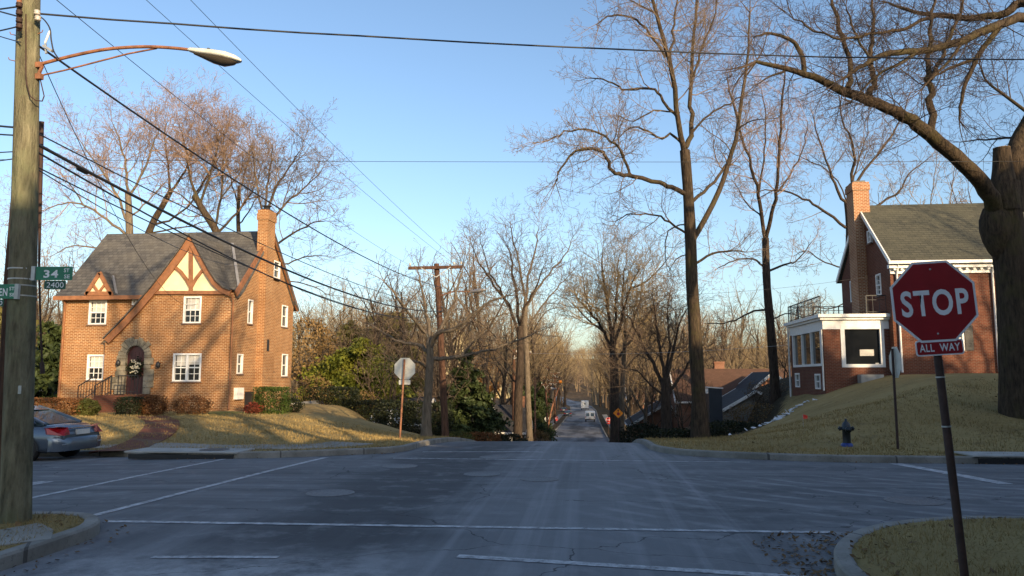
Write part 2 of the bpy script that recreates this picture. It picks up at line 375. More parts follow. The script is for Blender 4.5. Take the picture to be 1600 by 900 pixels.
def yhi(x): return 18.3 + 1.8 * S((-9.5 - np.asarray(x, float)) / 4.0)
def dist(x, y):
    """metres outside the carriageway (negative on it), with rounded corners"""
    x = np.asarray(x, float); y = np.asarray(y, float)
    dx = x - xc(y); dm = np.abs(dx) - hw(y)
    up = y > 14.2; dc = np.where(up, y - yhi(x), ylo(x) - y)
    r = np.where(up, np.where(dx < 0, 3.0, 4.5), np.where(dx < 0, 1.1, 3.0))
    inner = r - np.hypot(np.maximum(r - dm, 0), np.maximum(r - dc, 0))
    both = (dm < r) & (dc < r)
    return np.where(both, inner, np.minimum(dm, dc))
def roadz(x, y):
    x = np.asarray(x, float); y = np.asarray(y, float)
    cross = -.022 * np.clip(-6 - x, 0, 17) * S((40 - y) / 15)
    crown = -.012 * np.clip(np.abs(x - xc(y)), 0, 4) * S((np.abs(y - 14) - 4) / 3)
    return zr(y) + cross + crown
def bumps(x, y):
    return .03 * np.sin(x * .9 + 1.3 * np.sin(y * .5)) * np.sin(y * 1.1 + .7) + .02 * np.sin(x * 2.3 + y * 1.7)
def H(x, y):
    x = np.asarray(x, float); y = np.asarray(y, float)
    d = dist(x, y); rz = roadz(x, y) + .14
    left = (x < -1.5) & (y > 14.2); right = (x >= -1.5) & (y > 14.2)
    f0 = 33 + 12 * S((-12.5 - x) / 4)
    lz = .24 + (zr(y) - .24) * S((y - f0) / 26)
    z_left = rz + (lz - rz) * S((d - .4) / 8.5)
    f1 = 34 + 26 * S((x - 9) / 5)
    pz = 2.0 + (zr(y) - 2.0) * S((y - f1) / 26)
    z_right = rz + (pz - rz) * S((d - 1.6) / 12.5)
    z = np.where(left, z_left, np.where(right, z_right, rz + .02 * np.clip(d, 0, 3)))
    fade = S((d - .5) / 2) * S((3000 - y) / 100)
    return z + bumps(x, y) * fade
def Hf(x, y): return float(H(x, y))
def Hp(p, dz=0.0): return Vector((p[0], p[1], Hf(p[0], p[1]) + dz))

def grid_mesh(xs, ys, zfun, keep=None, z_off=0.0):
    X, Y = np.meshgrid(xs, ys); Z = zfun(X, Y) + z_off
    V = np.stack([X, Y, Z], -1).reshape(-1, 3); nx = len(xs); ny = len(ys)
    i = np.arange((ny - 1) * nx).reshape(ny - 1, nx)[:, :-1].ravel()
    F = np.stack([i, i + 1, i + nx + 1, i + nx], -1)
    if keep is not None:
        k = keep(X, Y).ravel(); F = F[k[F].any(1)]
        used = np.unique(F); remap = -np.ones(len(V), int); remap[used] = np.arange(len(used)); V = V[used]; F = remap[F]
    return V, F
def steps(*segs):
    out = []
    for a, b, s in segs: out += list(np.arange(a, b, s))
    return np.array(out + [segs[-1][1]])
xs = steps((-3000,-300,300), (-300,-60,12), (-60,-30,1.0), (-30,20,.15), (20,60,.8), (60,300,12), (300,3000.1,300))
ys = steps((-60,0,2.0), (0,3,.5), (3,30,.15), (30,110,.5), (110,420,4), (420,1000,20), (1000,5000.1,400))
def ground_z(X, Y):
    d = dist(X, Y); g = H(X, Y); return np.where(d < .09, roadz(X, Y) - .16 - .25 * S((np.abs(Y) - 40) / 20), g)
V, F = grid_mesh(xs, ys, ground_z)
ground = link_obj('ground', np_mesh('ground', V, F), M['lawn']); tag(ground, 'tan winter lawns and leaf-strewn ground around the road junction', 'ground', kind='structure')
rx = steps((-300,-40,8), (-40,-14,1.0), (-14,11,.5), (11,40,1.0), (40,300.1,8)); ry = steps((-60,0,4), (0,32,.5), (32,110,2), (110,420.1,6))
rx = np.unique(np.concatenate([rx, np.linspace(-8.0, 5.0, 30)]))
V, F = grid_mesh(rx, ry, roadz, keep=lambda X, Y: dist(X, Y) < .10)
road = link_obj('road', np_mesh('road', V, F), M['road']); tag(road, 'worn asphalt road junction that drops into a valley', 'road', kind='structure')

# kerbs: swept along the traced edge of the carriageway
def grad(x, y, e=.02):
    g = np.array([float(dist(x+e,y)-dist(x-e,y)), float(dist(x,y+e)-dist(x,y-e))]) / (2*e); n = np.hypot(*g); return g / (n if n > 1e-6 else 1)
def trace(x, y, hx, hy, d0, n, step=.2, stop=None):
    pts = []; h = np.array([hx, hy], float)
    for i in range(n):
        for _ in range(3):
            g = grad(x, y); d = float(dist(x, y)) - d0; x -= g[0]*d; y -= g[1]*d
        g = grad(x, y); pts.append((x, y, g[0], g[1])); tng = np.array([-g[1], g[0]])
        if tng @ h < 0: tng = -tng
        h = tng; st = step if abs(x) < 32 and y < 40 else step * 10; x += tng[0]*st; y += tng[1]*st
        if stop and stop(x, y): break
    return pts
def sweep(name, pts, prof, m, zf, closed=True):
    V = []; F = []; k = len(prof)
    for (x, y, gx, gy) in pts:
        for off, dz in prof:
            px, py = x + gx*off, y + gy*off; V.append((px, py, zf(x, y, px, py) + dz))
    for i in range(len(pts)-1):
        for j in range(k - 1): F.append((i*k+j, i*k+j+1, (i+1)*k+j+1, (i+1)*k+j))
    V = np.array(V); o = link_obj(name, np_mesh(name, V, np.array(F), False), m); return o
def kerb_mat():
    t = NT('kerb_concrete'); o = t.obj(); f = t.ramp(t.noise(o, 1.6, 5, .6), .3, .7); c = t.mix(f, (.15,.14,.12), (.29,.275,.245))
    g = t.ramp(t.noise(o, 22, 4, .7), .55, .7); c = t.mix(t.math('MULTIPLY', g, .6), c, (.10,.09,.075))
    s = t.n('SeparateXYZ'); t.l(o, s.inputs[0])
    j = t.math('LESS_THAN', t.math('ABSOLUTE', t.math('SUBTRACT', t.math('FRACT', t.math('MULTIPLY', t.math('ADD', s.outputs[0], t.math('MULTIPLY', s.outputs[1], .6)), .42)), .5)), .008)
    c = t.mix(t.math('MULTIPLY', j, .8), c, (.05,.045,.04)); t.l(c, t.b.inputs['Base Color']); t.b.inputs['Roughness'].default_value = .9
    t.bump(t.noise(o, 18, 4), .4, .02); return t.m
M['kerb'] = kerb_mat()
kerb_prof = [(0, -.12), (.008, .125), (.03, .15), (.155, .152), (.18, .14), (.185, -.02)]
kz = lambda x, y, px, py: float(roadz(x, y))
QUADS = {'left far': (-60., 20.1, 1, 0, lambda x, y: y > 330), 'right far': (60., 18.3, -1, 0, lambda x, y: y > 330),
         'right near': (60., 10.35, -1, 0, lambda x, y: y < -15), 'left near': (-60., 9.6, 1, 0, lambda x, y: y < -15)}
TR = {}
for q, (x, y, hx, hy, stop) in QUADS.items():
    TR[q] = trace(x, y, hx, hy, 0.0, 4000, .2, stop)
    o = sweep('kerb', TR[q], kerb_prof, M['kerb'], kz); tag(o, 'concrete kerb round the %s corner of the junction' % q.replace('far', 'farther').replace('near', 'nearer'), 'kerb', kind='structure')
# pavements
def pave_mat():
    t = NT('pavement_concrete'); o = t.obj(); f = t.ramp(t.noise(o, .9, 6, .65), .3, .7); c = t.mix(f, (.19,.175,.145), (.31,.295,.26))
    g = t.ramp(t.noise(o, 30, 4, .7), .5, .75); c = t.mix(t.math('MULTIPLY', g, .35), c, (.16,.14,.11))
    s = t.n('SeparateXYZ'); t.l(o, s.inputs[0])
    for k in (0, 1):
        j = t.math('LESS_THAN', t.math('ABSOLUTE', t.math('SUBTRACT', t.math('FRACT', t.math('MULTIPLY', s.outputs[k], .66)), .5)), .009); c = t.mix(t.math('MULTIPLY', j, .7), c, (.06,.055,.045))
    t.l(c, t.b.inputs['Base Color']); t.b.inputs['Roughness'].default_value = .92; t.bump(t.noise(o, 25, 4), .3, .012); return t.m
M['pave'] = pave_mat()
hz = lambda x, y, px, py: Hf(px, py)
def strip(q, d0, w, m, name, label, cond):
    pts = [p for p in TR[q] if cond(p[0], p[1])]
    prof = [(d0 - .01, -.05)] + [(d0 + w*i/5, .022) for i in range(6)] + [(d0 + w + .01, -.05)]
    o = sweep(name, pts, prof, m, hz); return tag(o, label, 'pavement', kind='structure')
strip('left far', 1.15, 1.25, M['pave'], 'pavement', 'grey concrete pavement between lawn and kerb before the brick house', lambda x, y: y < 21.8)
strip('left far', 1.3, 1.2, M['pave'], 'pavement', 'concrete pavement beside the road running downhill', lambda x, y: y > 45 and y < 200)
strip('right far', 1.3, 1.2, M['pave'], 'pavement', 'concrete pavement below the trees beside the road downhill', lambda x, y: y > 60 and y < 200)
# the corner ramp and pavement pieces at the near left
def slab(name, label, poly, dz, m, cat='pavement', th=.08):
    n = len(poly); P = [Vector((x, y, Hf(x, y) + dz)) for x, y in poly]
    mb = MB(); mb.prism([p - Vector((0,0,th)) for p in P], (0, 0, th)); return tag(mb.build(name, m), label, cat, kind='structure')
g = lambda px, py: tuple(atZ(px, py, .16))[:2]
slab('pavement', 'concrete corner ramp at the foot of the big wooden pole', [g(0,824), g(62,814), g(84,824), g(80,836), g(0,846)], .012, M['pave'])
slab('path', 'narrow concrete path behind the big wooden pole', [(-40,7.6),(-8.2,7.6),(-8.2,8.3),(-40,8.3)], .012, M['pave'])

# painted lines: sheets 4 mm above the asphalt
def line(name, a, b, w, label):
    a = np.array(a, float); b = np.array(b, float); L = np.hypot(*(b-a)); n = max(2, int(L/.25)); t = (b-a)/L; nn = np.array([-t[1], t[0]])
    V = []; 
    for i in range(n+1):
        p = a + (b-a)*i/n
        for s in (-1, 1):
            q = p + nn*s*w/2; V.append((q[0], q[1], float(roadz(*q)) + .006))
    F = [(2*i, 2*i+2, 2*i+3, 2*i+1) for i in range(n)]
    o = link_obj(name, np_mesh(name, np.array(V), np.array(F), False), M['line']); return tag(o, label, 'road marking', kind='structure')
A2 = lambda px, py: tuple(atZ(px, py, .0))[:2]
line('crosswalk_line', A2(165,815), A2(1302,833), .12, 'worn white crosswalk line nearest the junction centre, near side')
line('crosswalk_line', A2(715,870), A2(1262,898), .14, 'worn white crosswalk line at the bottom of the picture')
line('crosswalk_line', A2(238,868), A2(435,870), .10, 'faded white crosswalk line in the bleached asphalt')
line('crosswalk_line', A2(136,807), A2(511,711), .14, 'long white crosswalk line across the left street, nearer the junction')
line('crosswalk_line', (-8.9, 10.8), (-8.75, 18.1), .13, 'white crosswalk line across the left street beside the parked car')
line('stop_line', (-10.3, 12.5), (-10.2, 13.9), .35, 'short white stop bar beside the wooden pole')
line('centre_line', (-40, 14.4), (-11.3, 14.4), .1, 'faded centre line on the left street')
line('crosswalk_line', (-4.6, 18.15), (3.6, 18.05), .11, 'thin white crosswalk line across the far arm')
line('crosswalk_line', (-4.4, 20.5), (-1.2, 20.5), .16, 'short white crosswalk line on the crest of the far arm')
line('crosswalk_line', (7.3, 14.6), (6.75, 18.1), .28, 'thick white bar on the street at the right')
line('crosswalk_line', (9.9, 10.5), (9.6, 18.1), .13, 'outer white crosswalk line on the right street')
# brick garden path from the pavement to the front steps
def ribbon_path(pts, w, name, label, m, dz=.03):
    P = [np.array(p) for p in pts]; V = []; N = 40
    tt = np.linspace(0, len(P)-1, N)
    def cr(t):
        i = min(int(t), len(P)-2); u = t - i; p0 = P[max(i-1,0)]; p1 = P[i]; p2 = P[i+1]; p3 = P[min(i+2, len(P)-1)]
        return .5*((2*p1) + (-p0+p2)*u + (2*p0-5*p1+4*p2-p3)*u*u + (-p0+3*p1-3*p2+p3)*u**3)
    C = [cr(t) for t in tt]
    for i, c in enumerate(C):
        t = C[min(i+1,N-1)] - C[max(i-1,0)]; t = t/np.hypot(*t); nn = np.array([-t[1], t[0]])
        for s, e in ((-1,-.06),(-1,0),(-.33,0),(.33,0),(1,0),(1,-.06)):
            q = c + nn*s*w/2; V.append((q[0], q[1], Hf(*q) + dz + e))
    F = [(i*6+j, i*6+j+1, (i+1)*6+j+1, (i+1)*6+j) for i in range(N-1) for j in range(5)]
    o = link_obj(name, np_mesh(name, np.array(V), np.array(F), False), m); return tag(o, label, 'path', kind='structure')
M['paver'] = brick('brick_pavers', (.17,.058,.035), (.12,.045,.03), (.13,.09,.06), w=.2, h=.1)
gp = lambda px, py: tuple(atZ(px, py, .28))[:2]
ribbon_path([gp(178,684), gp(215,672), gp(248,662), gp(252,655), gp(225,646), gp(190,640)], 1.15, 'path', 'curved red brick garden path up to the front steps', M['paver'])
# ---------------------------------------------------------------- houses
FU, FN = Vector((1,0,0)), Vector((0,-1,0))      # a wall that faces the junction
RU, RN = Vector((0,1,0)), Vector((1,0,0))       # a wall that faces right
LU, LN = Vector((0,-1,0)), Vector((-1,0,0))     # a wall that faces left
def wall_holes(mb, O, U, N, u0, u1, z0, z1, holes, depth=.12):
    O = Vector(O); P = lambda u, z, n=0: O + U*u + N*n + Vector((0,0,z))
    us = sorted({u0, u1, *[h[0] for h in holes], *[h[1] for h in holes]}); zs = sorted({z0, z1, *[h[2] for h in holes], *[h[3] for h in holes]})
    for i in range(len(us)-1):
        for j in range(len(zs)-1):
            cu, cz = (us[i]+us[i+1])/2, (zs[j]+zs[j+1])/2
            if not (u0 < cu < u1 and z0 < cz < z1) or any(h[0] < cu < h[1] and h[2] < cz < h[3] for h in holes): continue
            mb.quad(P(us[i],zs[j]), P(us[i+1],zs[j]), P(us[i+1],zs[j+1]), P(us[i],zs[j+1]))
    for a, b, c, d in holes:
        for q in ((a,c,b,c),(b,c,b,d),(b,d,a,d),(a,d,a,c)): mb.quad(P(q[0],q[1]), P(q[2],q[3]), P(q[2],q[3],-depth), P(q[0],q[1],-depth))
def window(par, O, U, N, u0, u1, z0, z1, cols=3, rows=4, fw=.085, units=1, blind=0.0, sash=True, m='white', pane='pane', sill=True, rec=.09, name='window'):
    f = MB(); W = lambda *a: f.obox(O, U, N, *a)
    W(u0, u0+fw, z0, z1, -rec, .03); W(u1-fw, u1, z0, z1, -rec, .03); W(u0+fw, u1-fw, z1-fw, z1, -rec, .032); W(u0+fw, u1-fw, z0, z0+fw*.8, -rec, .032)
    n = units; uw = (u1-u0-fw*2)/n
    for k in range(n):
        a = u0+fw+uw*k; b = a+uw
        if k: W(a-.06, a+.06, z0+fw*.8, z1-fw, -rec, .02); a += .06
        if k < n-1: b -= .06
        zl, zh = z0+fw*.8, z1-fw
        for c in range(1, cols): u = a+(b-a)*c/cols; W(u-.013, u+.013, zl, zh, -rec+.02, -rec+.045)
        for r in range(1, rows):
            z = zl+(zh-zl)*r/rows; t = .03 if sash and r*2 == rows else .013; W(a, b, z-t, z+t, -rec+.018, -rec+.047+(.02 if t > .02 else 0))
    o = f.build(name, M[m], par)
    mp = MB(); P = lambda u, z, nn: Vector(O)+U*u+N*nn+Vector((0,0,z))
    mp.quad(P(u0+.01,z0+.01,-rec+.006), P(u1-.01,z0+.01,-rec+.006), P(u1-.01,z1-.01,-rec+.006), P(u0+.01,z1-.01,-rec+.006)); mp.build('pane', M[pane], o)
    if blind:
        mb = MB(); zb = z1-fw-(z1-z0)*blind
        for k in range(n):
            a = u0+fw+uw*k+.05; b = a+uw-.1; mb.obox(O, U, N, a, b, zb + .03*math.sin(k*3+u0), z1-fw, -rec+.008, -rec+.014)
        mb.build('blind', M['blind'], o)
    if sill:
        ms = MB(); ms.obox(O, U, N, u0-.05, u1+.05, z0-.07, z0-.003, -.02, .07); ms.build('sill', M['brick_sill'], o)
    return o
M['brick_sill'] = plain('brick_sill', (.16,.10,.07), .85, .3, 9)
def tube_pipe(name, m, par, pts, r=.045):
    mb = MB(); mb.tube(pts, r, 8); return mb.build(name, m, par)

# ================= the brick Tudor house on the left
def tudor():
    YB = 35.5; YM = 35.95; YE = 43.05; YR = 39.5; X1 = -17.0
    fx = lambda px, py=540, Y=YB: atY(px, py, Y).x
    fz = lambda py, px=300, Y=YB: atY(px, py, Y).z
    X0 = atY(95, 540, YM).x; XB = fx(164); G0 = -.15
    root = empty('brick_house', Vector((-21.4, 39.3, .2)), 'two storey brown brick house with a steep half timbered front gable', 'house')
    zE = fz(456, 345); zR = at(300, 362, 41.2).z; zP = fz(457, 345)
    O = Vector((0, YB, 0)); OM = Vector((0, YM, 0))
    ul = (fx(139,487,YM), fx(167,487,YM), fz(507,152,YM), fz(469,152,YM)); ll = (fx(136,574,YM), fx(163,574,YM), fz(594,150,YM), fz(554,150,YM))
    ur = (fx(284), fx(312), fz(505), fz(463)); lr = (fx(272), fx(316), fz(596), fz(552)); dr = (fx(196), fx(230), fz(616,213), fz(539,213))
    sm = (fx(207,472,YM), fx(214,472,YM), fz(477,210,YM), fz(467,210,YM))
    w = MB()
    wall_holes(w, OM, FU, FN, X0, XB+.6, G0, zE, [ul, ll]); w.quad((XB+.6,YM,zR*.3), (X1,YM,zR*.3), (X1,YM,zE), (XB+.6,YM,zE))
    zS = fz(534,166); xm = fx(250)
    wall_holes(w, O, FU, FN, XB, X1, G0, zS, [lr, dr])
    wall_holes(w, O, FU, FN, xm, X1, zS, zP, [ur])
    sweepL = [(300,366),(284,391),(264,418),(240,449),(215,478),(191,504),(166,529)]
    poly = [(XB, zS), (xm, zS), (xm, zP)] + [(fx(a,b), fz(b,a)) for a, b in [(240,457),(217,484),(193,510),(168,535)]]
    w.add([(x, YB, z) for x, z in poly], [tuple(range(len(poly)))])
    w.quad((XB,YB,G0),(XB,YM,G0),(XB,YM,zS),(XB,YB,zS))                      # return of the projecting bay
    # right gable wall
    zA = zE + (zR - zE); OR = Vector((X1, 0, 0))
    sy = lambda px, py: atX(px, py, X1).y; sz = lambda py, px: atX(px, py, X1).z
    def sw(px0, px1, py0, py1): m_ = (px0+px1)/2; return (sy(px0, (py0+py1)/2), sy(px1, (py0+py1)/2), sz(py1, m_), sz(py0, m_))
    side = [sw(387,394.5,468,506), sw(440,449,477,511), sw(370,379,553,584), sw(420,427,553,580), sw(440,449,553,588)]
    wall_holes(w, OR, RU, RN, YB, YE, G0, zE, side)
    w.add([(X1,YB,zE),(X1,YE,zE),(X1,YR,zR-.05)], [(0,1,2)])
    w.quad((X0,YM,G0),(X0,YE,G0),(X0,YE,zE),(X0,YM,zE)); w.add([(X0,YM,zE),(X0,YE,zE),(X0,YR,zR-.05)], [(0,1,2)])
    w.quad((X0,YE,G0),(X1,YE,G0),(X1,YE,zE),(X0,YE,zE))
    w.build('wall', M['brick'], root, fix=False)
    window(root, OM, FU, FN, *ul, blind=.45); window(root, OM, FU, FN, *ll, blind=.42)
    window(root, O, FU, FN, *ur, blind=.42); window(root, O, FU, FN, *lr, cols=2, units=2, blind=.36)
    window(root, OM + Vector((0,-.02,0)), FU, FN, *sm, cols=1, rows=2, blind=.5, sill=False)
    for s in side: window(root, OR, RU, RN, *s, cols=1, rows=2, fw=.07)
    a = sw(424.5,434.5,408,435); window(root, OR + Vector((.1,0,0)), RU, RN, *a, cols=1, rows=2, fw=.07)
    # main roof
    rf = MB(); xl, xr = X0-.3, X1+.22; ye = YM-.35; yb = YE+.35; ze = zE-.12; sl = (zR-ze)/(YR-ye)
    n = 14
    for (xa, xb) in ((xl, xr),):
        prof = [(ye, ze), (ye+.5, ze+.34), (YR, zR), (yb-.5, ze+.34), (yb, ze)]
        top = [(xa, y, z) for y, z in prof] + [(xb, y, z) for y, z in prof]
        k = len(prof); rf.add(top, [(i, i+1, k+i+1, k+i) for i in range(k-1)])
        bot = [(x, y, z-.16) for x, y, z in top]; rf.add(bot, [(i, i+1, k+i+1, k+i) for i in range(k-1)])
        for b_ in (0, k): rf.add([top[b_+i] for i in range(k)] + [bot[b_+i] for i in range(k)], [(i, i+1, k+i+1, k+i) for i in range(k-1)])
        rf.quad(top[0], top[k], bot[k], bot[0])
    roof = rf.build('roof', M['slate'], root)
    zm = lambda y: ze+.34 + (y-ye-.5)*(zR-ze-.34)/(YR-ye-.5)
    ym = lambda z: max(YM, ye+.5 + (z-ze-.34)*(YR-ye-.5)/(zR-ze-.34))
    # front gable roof: the long sweep on the left and the short flared slope on the right
    sweepR = [(300,366),(309,383),(319,402),(330,422),(341,439),(352,449),(364,454)]
    gr = MB()
    for sw_ in (sweepL, sweepR):
        P = [Vector((fx(a,b), YB-.3, fz(b,a)+.04)) for a, b in sw_]
        B = [Vector((p.x, min(YR, ym(p.z)+.12), p.z)) for p in P]
        for i in range(len(P)-1):
            gr.quad(P[i], P[i+1], B[i+1], B[i]); d = Vector((0,0,-.07)); gr.quad(P[i]+d, P[i+1]+d, B[i+1]+d, B[i]+d); gr.quad(P[i], P[i+1], P[i+1]+d, P[i]+d)
    gr.build('gable_roof', M['slate'], root)
    # barge boards
    def board(pts, wpx, yb_, th, name, lean=0):
        P = [Vector((fx(a,b), 0, fz(b,a))) for a, b in pts]; mb = MB(); n_ = len(P); out = []; inn = []
        for i, p in enumerate(P):
            t = (P[min(i+1,n_-1)]-P[max(i-1,0)]).normalized(); nn = Vector((-t.z,0,t.x)); nn = nn if nn.z < 0 else -nn
            out.append(p); inn.append(p + nn*wpx)
        if pts[0] == (300,366): inn[0] = Vector((P[0].x, 0, P[0].z-wpx*1.9))
        for i in range(n_-1):
            q = [out[i], out[i+1], inn[i+1], inn[i]]; mb.prism([Vector((v.x, yb_, v.z)) for v in q], (0, th, 0))
        return mb.build(name, M['trim_brown'], root)
    board(sweepL, .34, YB-.19, .13, 'barge_board'); board(sweepR, .30, YB-.19, .13, 'barge_board')
    # cream panel with curved timbers
    pa = [(247,455),(300,375),(347,455)]
    pn = MB(); pn.prism([Vector((fx(a,b), YB-.03, fz(b,a))) for a, b in [(236,456),(250,436),(270,408),(300,370),(313,400),(326,425),(340,447),(348,456)]], (0,.05,0)); pn.build('gable_panel', M['stucco'], root)
    tm = MB(); F3 = lambda px, py, y=YB-.10: Vector((fx(px,py), y, fz(py,px)))
    tm.bar(F3(300,372), F3(300,455), .17, .08, up=Vector((0,1,0)))
    for s in (-1, 1):
        c = [(300,450),(300+s*7,437),(300+s*16,425),(300+s*27,416)]
        for i in range(3): tm.bar(F3(*c[i], YB-.095-.004*s), F3(*c[i+1], YB-.095-.004*s), .15, .07, up=Vector((0,1,0)))
    tm.bar(F3(238,457.5,YB-.07), F3(360,457.5,YB-.07), .17, .14, up=Vector((0,1,0))); tm.build('timber', M['trim_brown'], root)
    fc = MB(); fc.box(xl, fx(240), ye-.06, ye+.0, ze-.19, ze+.01); fc.build('fascia', M['trim_brown'], root)
    # verge boards on the right gable
    vb = MB()
    for a_, b_ in (((YB-.1, zE-.12), (YR, zR-.08)), ((YE+.35, ze-.1), (YR, zR-.08))):
        vb.bar((X1+.14, a_[0], a_[1]), (X1+.14, b_[0], b_[1]), .30, .07, up=Vector((1,0,0)))
    vb.build('verge_board', M['trim_brown'], root)
    # little dormer gable at the left
    d = MB(); A = [F3(a, b, YM-.42) for a, b in ((133,459),(155,424),(174,459))]
    dz = A[1].z; yb2 = ym(dz)+.1
    dr_ = MB()
    for i in (0, 2):
        p, q = A[i] + Vector((0,0,.03)), A[1] + Vector((0,0,.03)); dr_.quad(p, q, Vector((q.x, yb2, q.z)), Vector((p.x, ym(p.z)+.1, p.z)))
    dm = dr_.build('dormer_roof', M['slate'], root)
    pnl = MB(); pnl.prism([a + Vector((0,.07,0)) for a in A], (0,.05,0)); pnl.build('dormer_panel', M['stucco'], root)
    tb = MB()
    for i, j in ((0,1),(1,2)): tb.bar(A[i]+Vector((0,.02,-.05)), A[j]+Vector((0,.02,-.08)), .17, .08, up=Vector((0,1,0)))
    tb.bar(A[0]+Vector((0,.03,.02)), A[2]+Vector((0,.03,.02)), .2, .1, up=Vector((0,1,0)))
    m0 = (A[0]+A[2])/2; m0.x = A[1].x
    for s in (-1, 1): tb.bar(m0 + Vector((.0,.02,.05)), m0 + Vector((s*.33,.024,.50)), .11, .08, up=Vector((0,1,0)))
    tb.build('dormer_timber', M['trim_brown'], root)
    fl = MB(); fl.bar(A[1]+Vector((.55,.25,-.18)), A[2]+Vector((.16,.12,.02)), .10, .06)
    fl.build('flashing', M['flash'], root)
    def on_roof(px, py):                                                      # where a sight line meets the front slope
        d_, f_ = ray(px, py); k_ = (zR-ze-.34)/(YR-ye-.5); t_ = (ze+.34-k_*(ye+.5)-EYE.z)/(d_.z-k_*d_.y); return EYE + d_*t_
    fl = MB(); fl.bar(on_roof(363,381)+Vector((0,0,.03)), on_roof(373,449)+Vector((0,0,.03)), .13, .06); fl.build('valley_flashing', M['flash'], root)
    # chimney
    ch = MB(); y0 = sy(403,480); y1 = y0+.95; zt = atX(410,328,X1).z
    ch.box(X1-.18, X1+.38, y0, y1, G0, zt-.55); ch.box(X1-.23, X1+.43, y0-.05, y1+.05, zt-.55, zt-.2); ch.box(X1-.2, X1+.40, y0-.02, y1+.02, zt-.2, zt)
    ch.box(X1-.05, X1+.38, y1+.001, y1+.45, G0, fz(540)); ch.prism([(X1-.05,y1+.001,fz(540)),(X1-.05,y1+.45,fz(540)),(X1-.05,y1+.001,fz(500))], (.43,0,0))
    cho = ch.build('chimney', M['brick'], root)
    pt = MB(); pt.box(X1-.12, X1+.32, y0+.12, y1-.12, zt, zt+.09); pt.lathe((X1+.08,(y0+y1)/2,zt+.09), [(.17,0),(.17,.16),(.24,.17),(.24,.2),(0,.2)], 12); pt.build('chimney_cap', M['iron'], cho)
    # door in its stone arch
    dx = (fx(199)+fx(228))/2; dw = (fx(228)-fx(199))/2; zb = fz(616,213); zspring = fz(556,213); R_ = dw
    arch = [(dx-dw, zb), (dx+dw, zb)] + [(dx+R_*math.cos(a), zspring+R_*1.05*math.sin(a)) for a in np.linspace(0, math.pi, 15)]
    dd = MB(); dd.prism([(x, YB+.09, z) for x, z in arch], (0, .05, 0))
    for k in (-.45,-.15,.15,.45): dd.box(dx+k*dw*1.3-.008, dx+k*dw*1.3+.008, YB+.075, YB+.09, zb+.05, zspring+.2)
    door = dd.build('door', M['door'], root)
    kn = MB(); kn.lathe((dx+dw*.75, YB+.05, zb+.95), [(0,-.05),(.04,-.04),(.045,0),(.02,.03),(.02,.06)], 10, 'y'); kn.build('handle', M['rust'], door)
    st = MB(); rs = random.Random(3)
    for k in range(11):
        a0 = math.pi*k/11+.012; a1 = math.pi*(k+1)/11-.012; ro = R_+.34+rs.uniform(-.05,.1)
        q = [(dx+r*math.cos(a), YB-.07-rs.uniform(0,.03), zspring+r*1.05*math.sin(a)) for r, a in ((R_,a0),(ro,a0),(ro,a1),(R_,a1))]
        y_ = q[0][1]; st.prism([(x, y_, z) for x, _, z in q], (0, .18, 0))
    for s in (-1, 1):
        z = zb
        while z < zspring-.05:
            h = rs.uniform(.2,.34); h = min(h, zspring-z); wd = rs.choice([.36,.5,.72]) if z < zb+1.1 else rs.choice([.33,.45])
            y_ = YB-.07-rs.uniform(0,.03); a_, b_ = dx+s*dw, dx+s*(dw+wd); st.box(min(a_,b_), max(a_,b_), y_, YB+.1, z+.012, z+h-.008); z += h
    st.build('stone_surround', M['stone'], root)
    # stoop, steps, railings
    sp = MB(); sx0, sx1 = fx(183), fx(246); gz = Hf(dx, 34.2)
    sp.box(sx0, sx1, YB-1.5, YB-.11, gz-.3, zb-.02)
    for k in range(3): sp.box(sx0-.3*(k+1), sx0-.3*k-.003, YB-1.45, YB-.15, gz-.3, zb-.02-.16*(k+1))
    sp.build('steps', M['paver'], root)
    for (xa, xb, y) in ((sx0-.9, sx0-.05, YB-1.4), (sx0-.9, sx0-.05, YB-.2), (sx1-1.0, sx1-.03, YB-1.42)):
        rl = MB(); sl_ = xa < sx0; za = zb-.5 if sl_ else zb; rl.bar((xa,y,za+.9),(xb,y,zb+.9),.04); rl.bar((xa,y,za+.15),(xb,y,zb+.15),.03)
        for k in range(7): u = k/6; x = xa+(xb-xa)*u; z_ = za+(zb-za)*u; rl.bar((x,y,z_-.02),(x,y,z_+.9),.03 if k%6==0 else .018)
        rl.build('railing', M['iron'], root)
    for px, py in ((188,567),(250,570)):
        q = F3(px, py, YB-.16); lb = MB(); lb.box(q.x-.03,q.x+.03,YB-.16,YB-.0,q.z+.05,q.z+.09); lb.lathe((q.x, YB-.17, q.z-.15), [(.04,0),(.1,.05),(.11,.2),(.03,.3),(0,.31)], 8); lb.build('wall_lantern', M['iron'], root)
    for px, Y, yy in ((99, YM, YM-.07), (362.5, YB, YB-.07)):
        x = fx(px, 540, Y); tube_pipe('downpipe', M['trim_brown'], root, [(x, yy-.2, zE-.16), (x, yy, zE-.5), (x, yy, .35)], .05)
    mt = MB(); a = sw(363,372,606,624); mt.obox(OR, RU, RN, a[0]+.15, a[1]+.3, a[2], a[3], 0, .16); mt.build('meter_box', M['white_old'], root)
    # bulkhead opening behind the shrubs and a wall vent
    bk = MB(); bk.obox(OR, RU, RN, sy(382,620), sy(395,620), .2, sz(612,388), .01, .05); bk.build('cellar_hatch', M['black'], root)
    vt = MB(); a = sw(396,404,530,548); vt.obox(OR+Vector((.38,0,0)), RU, RN, y0+.4, y0+.62, a[2], a[3], .005, .04); vt.build('vent', M['iron'], root)
    # wreath hanging on the door: a thing of its own
    wr = MB(); rs = random.Random(5); c = Vector((dx, YB+.04, fz(574,213)))
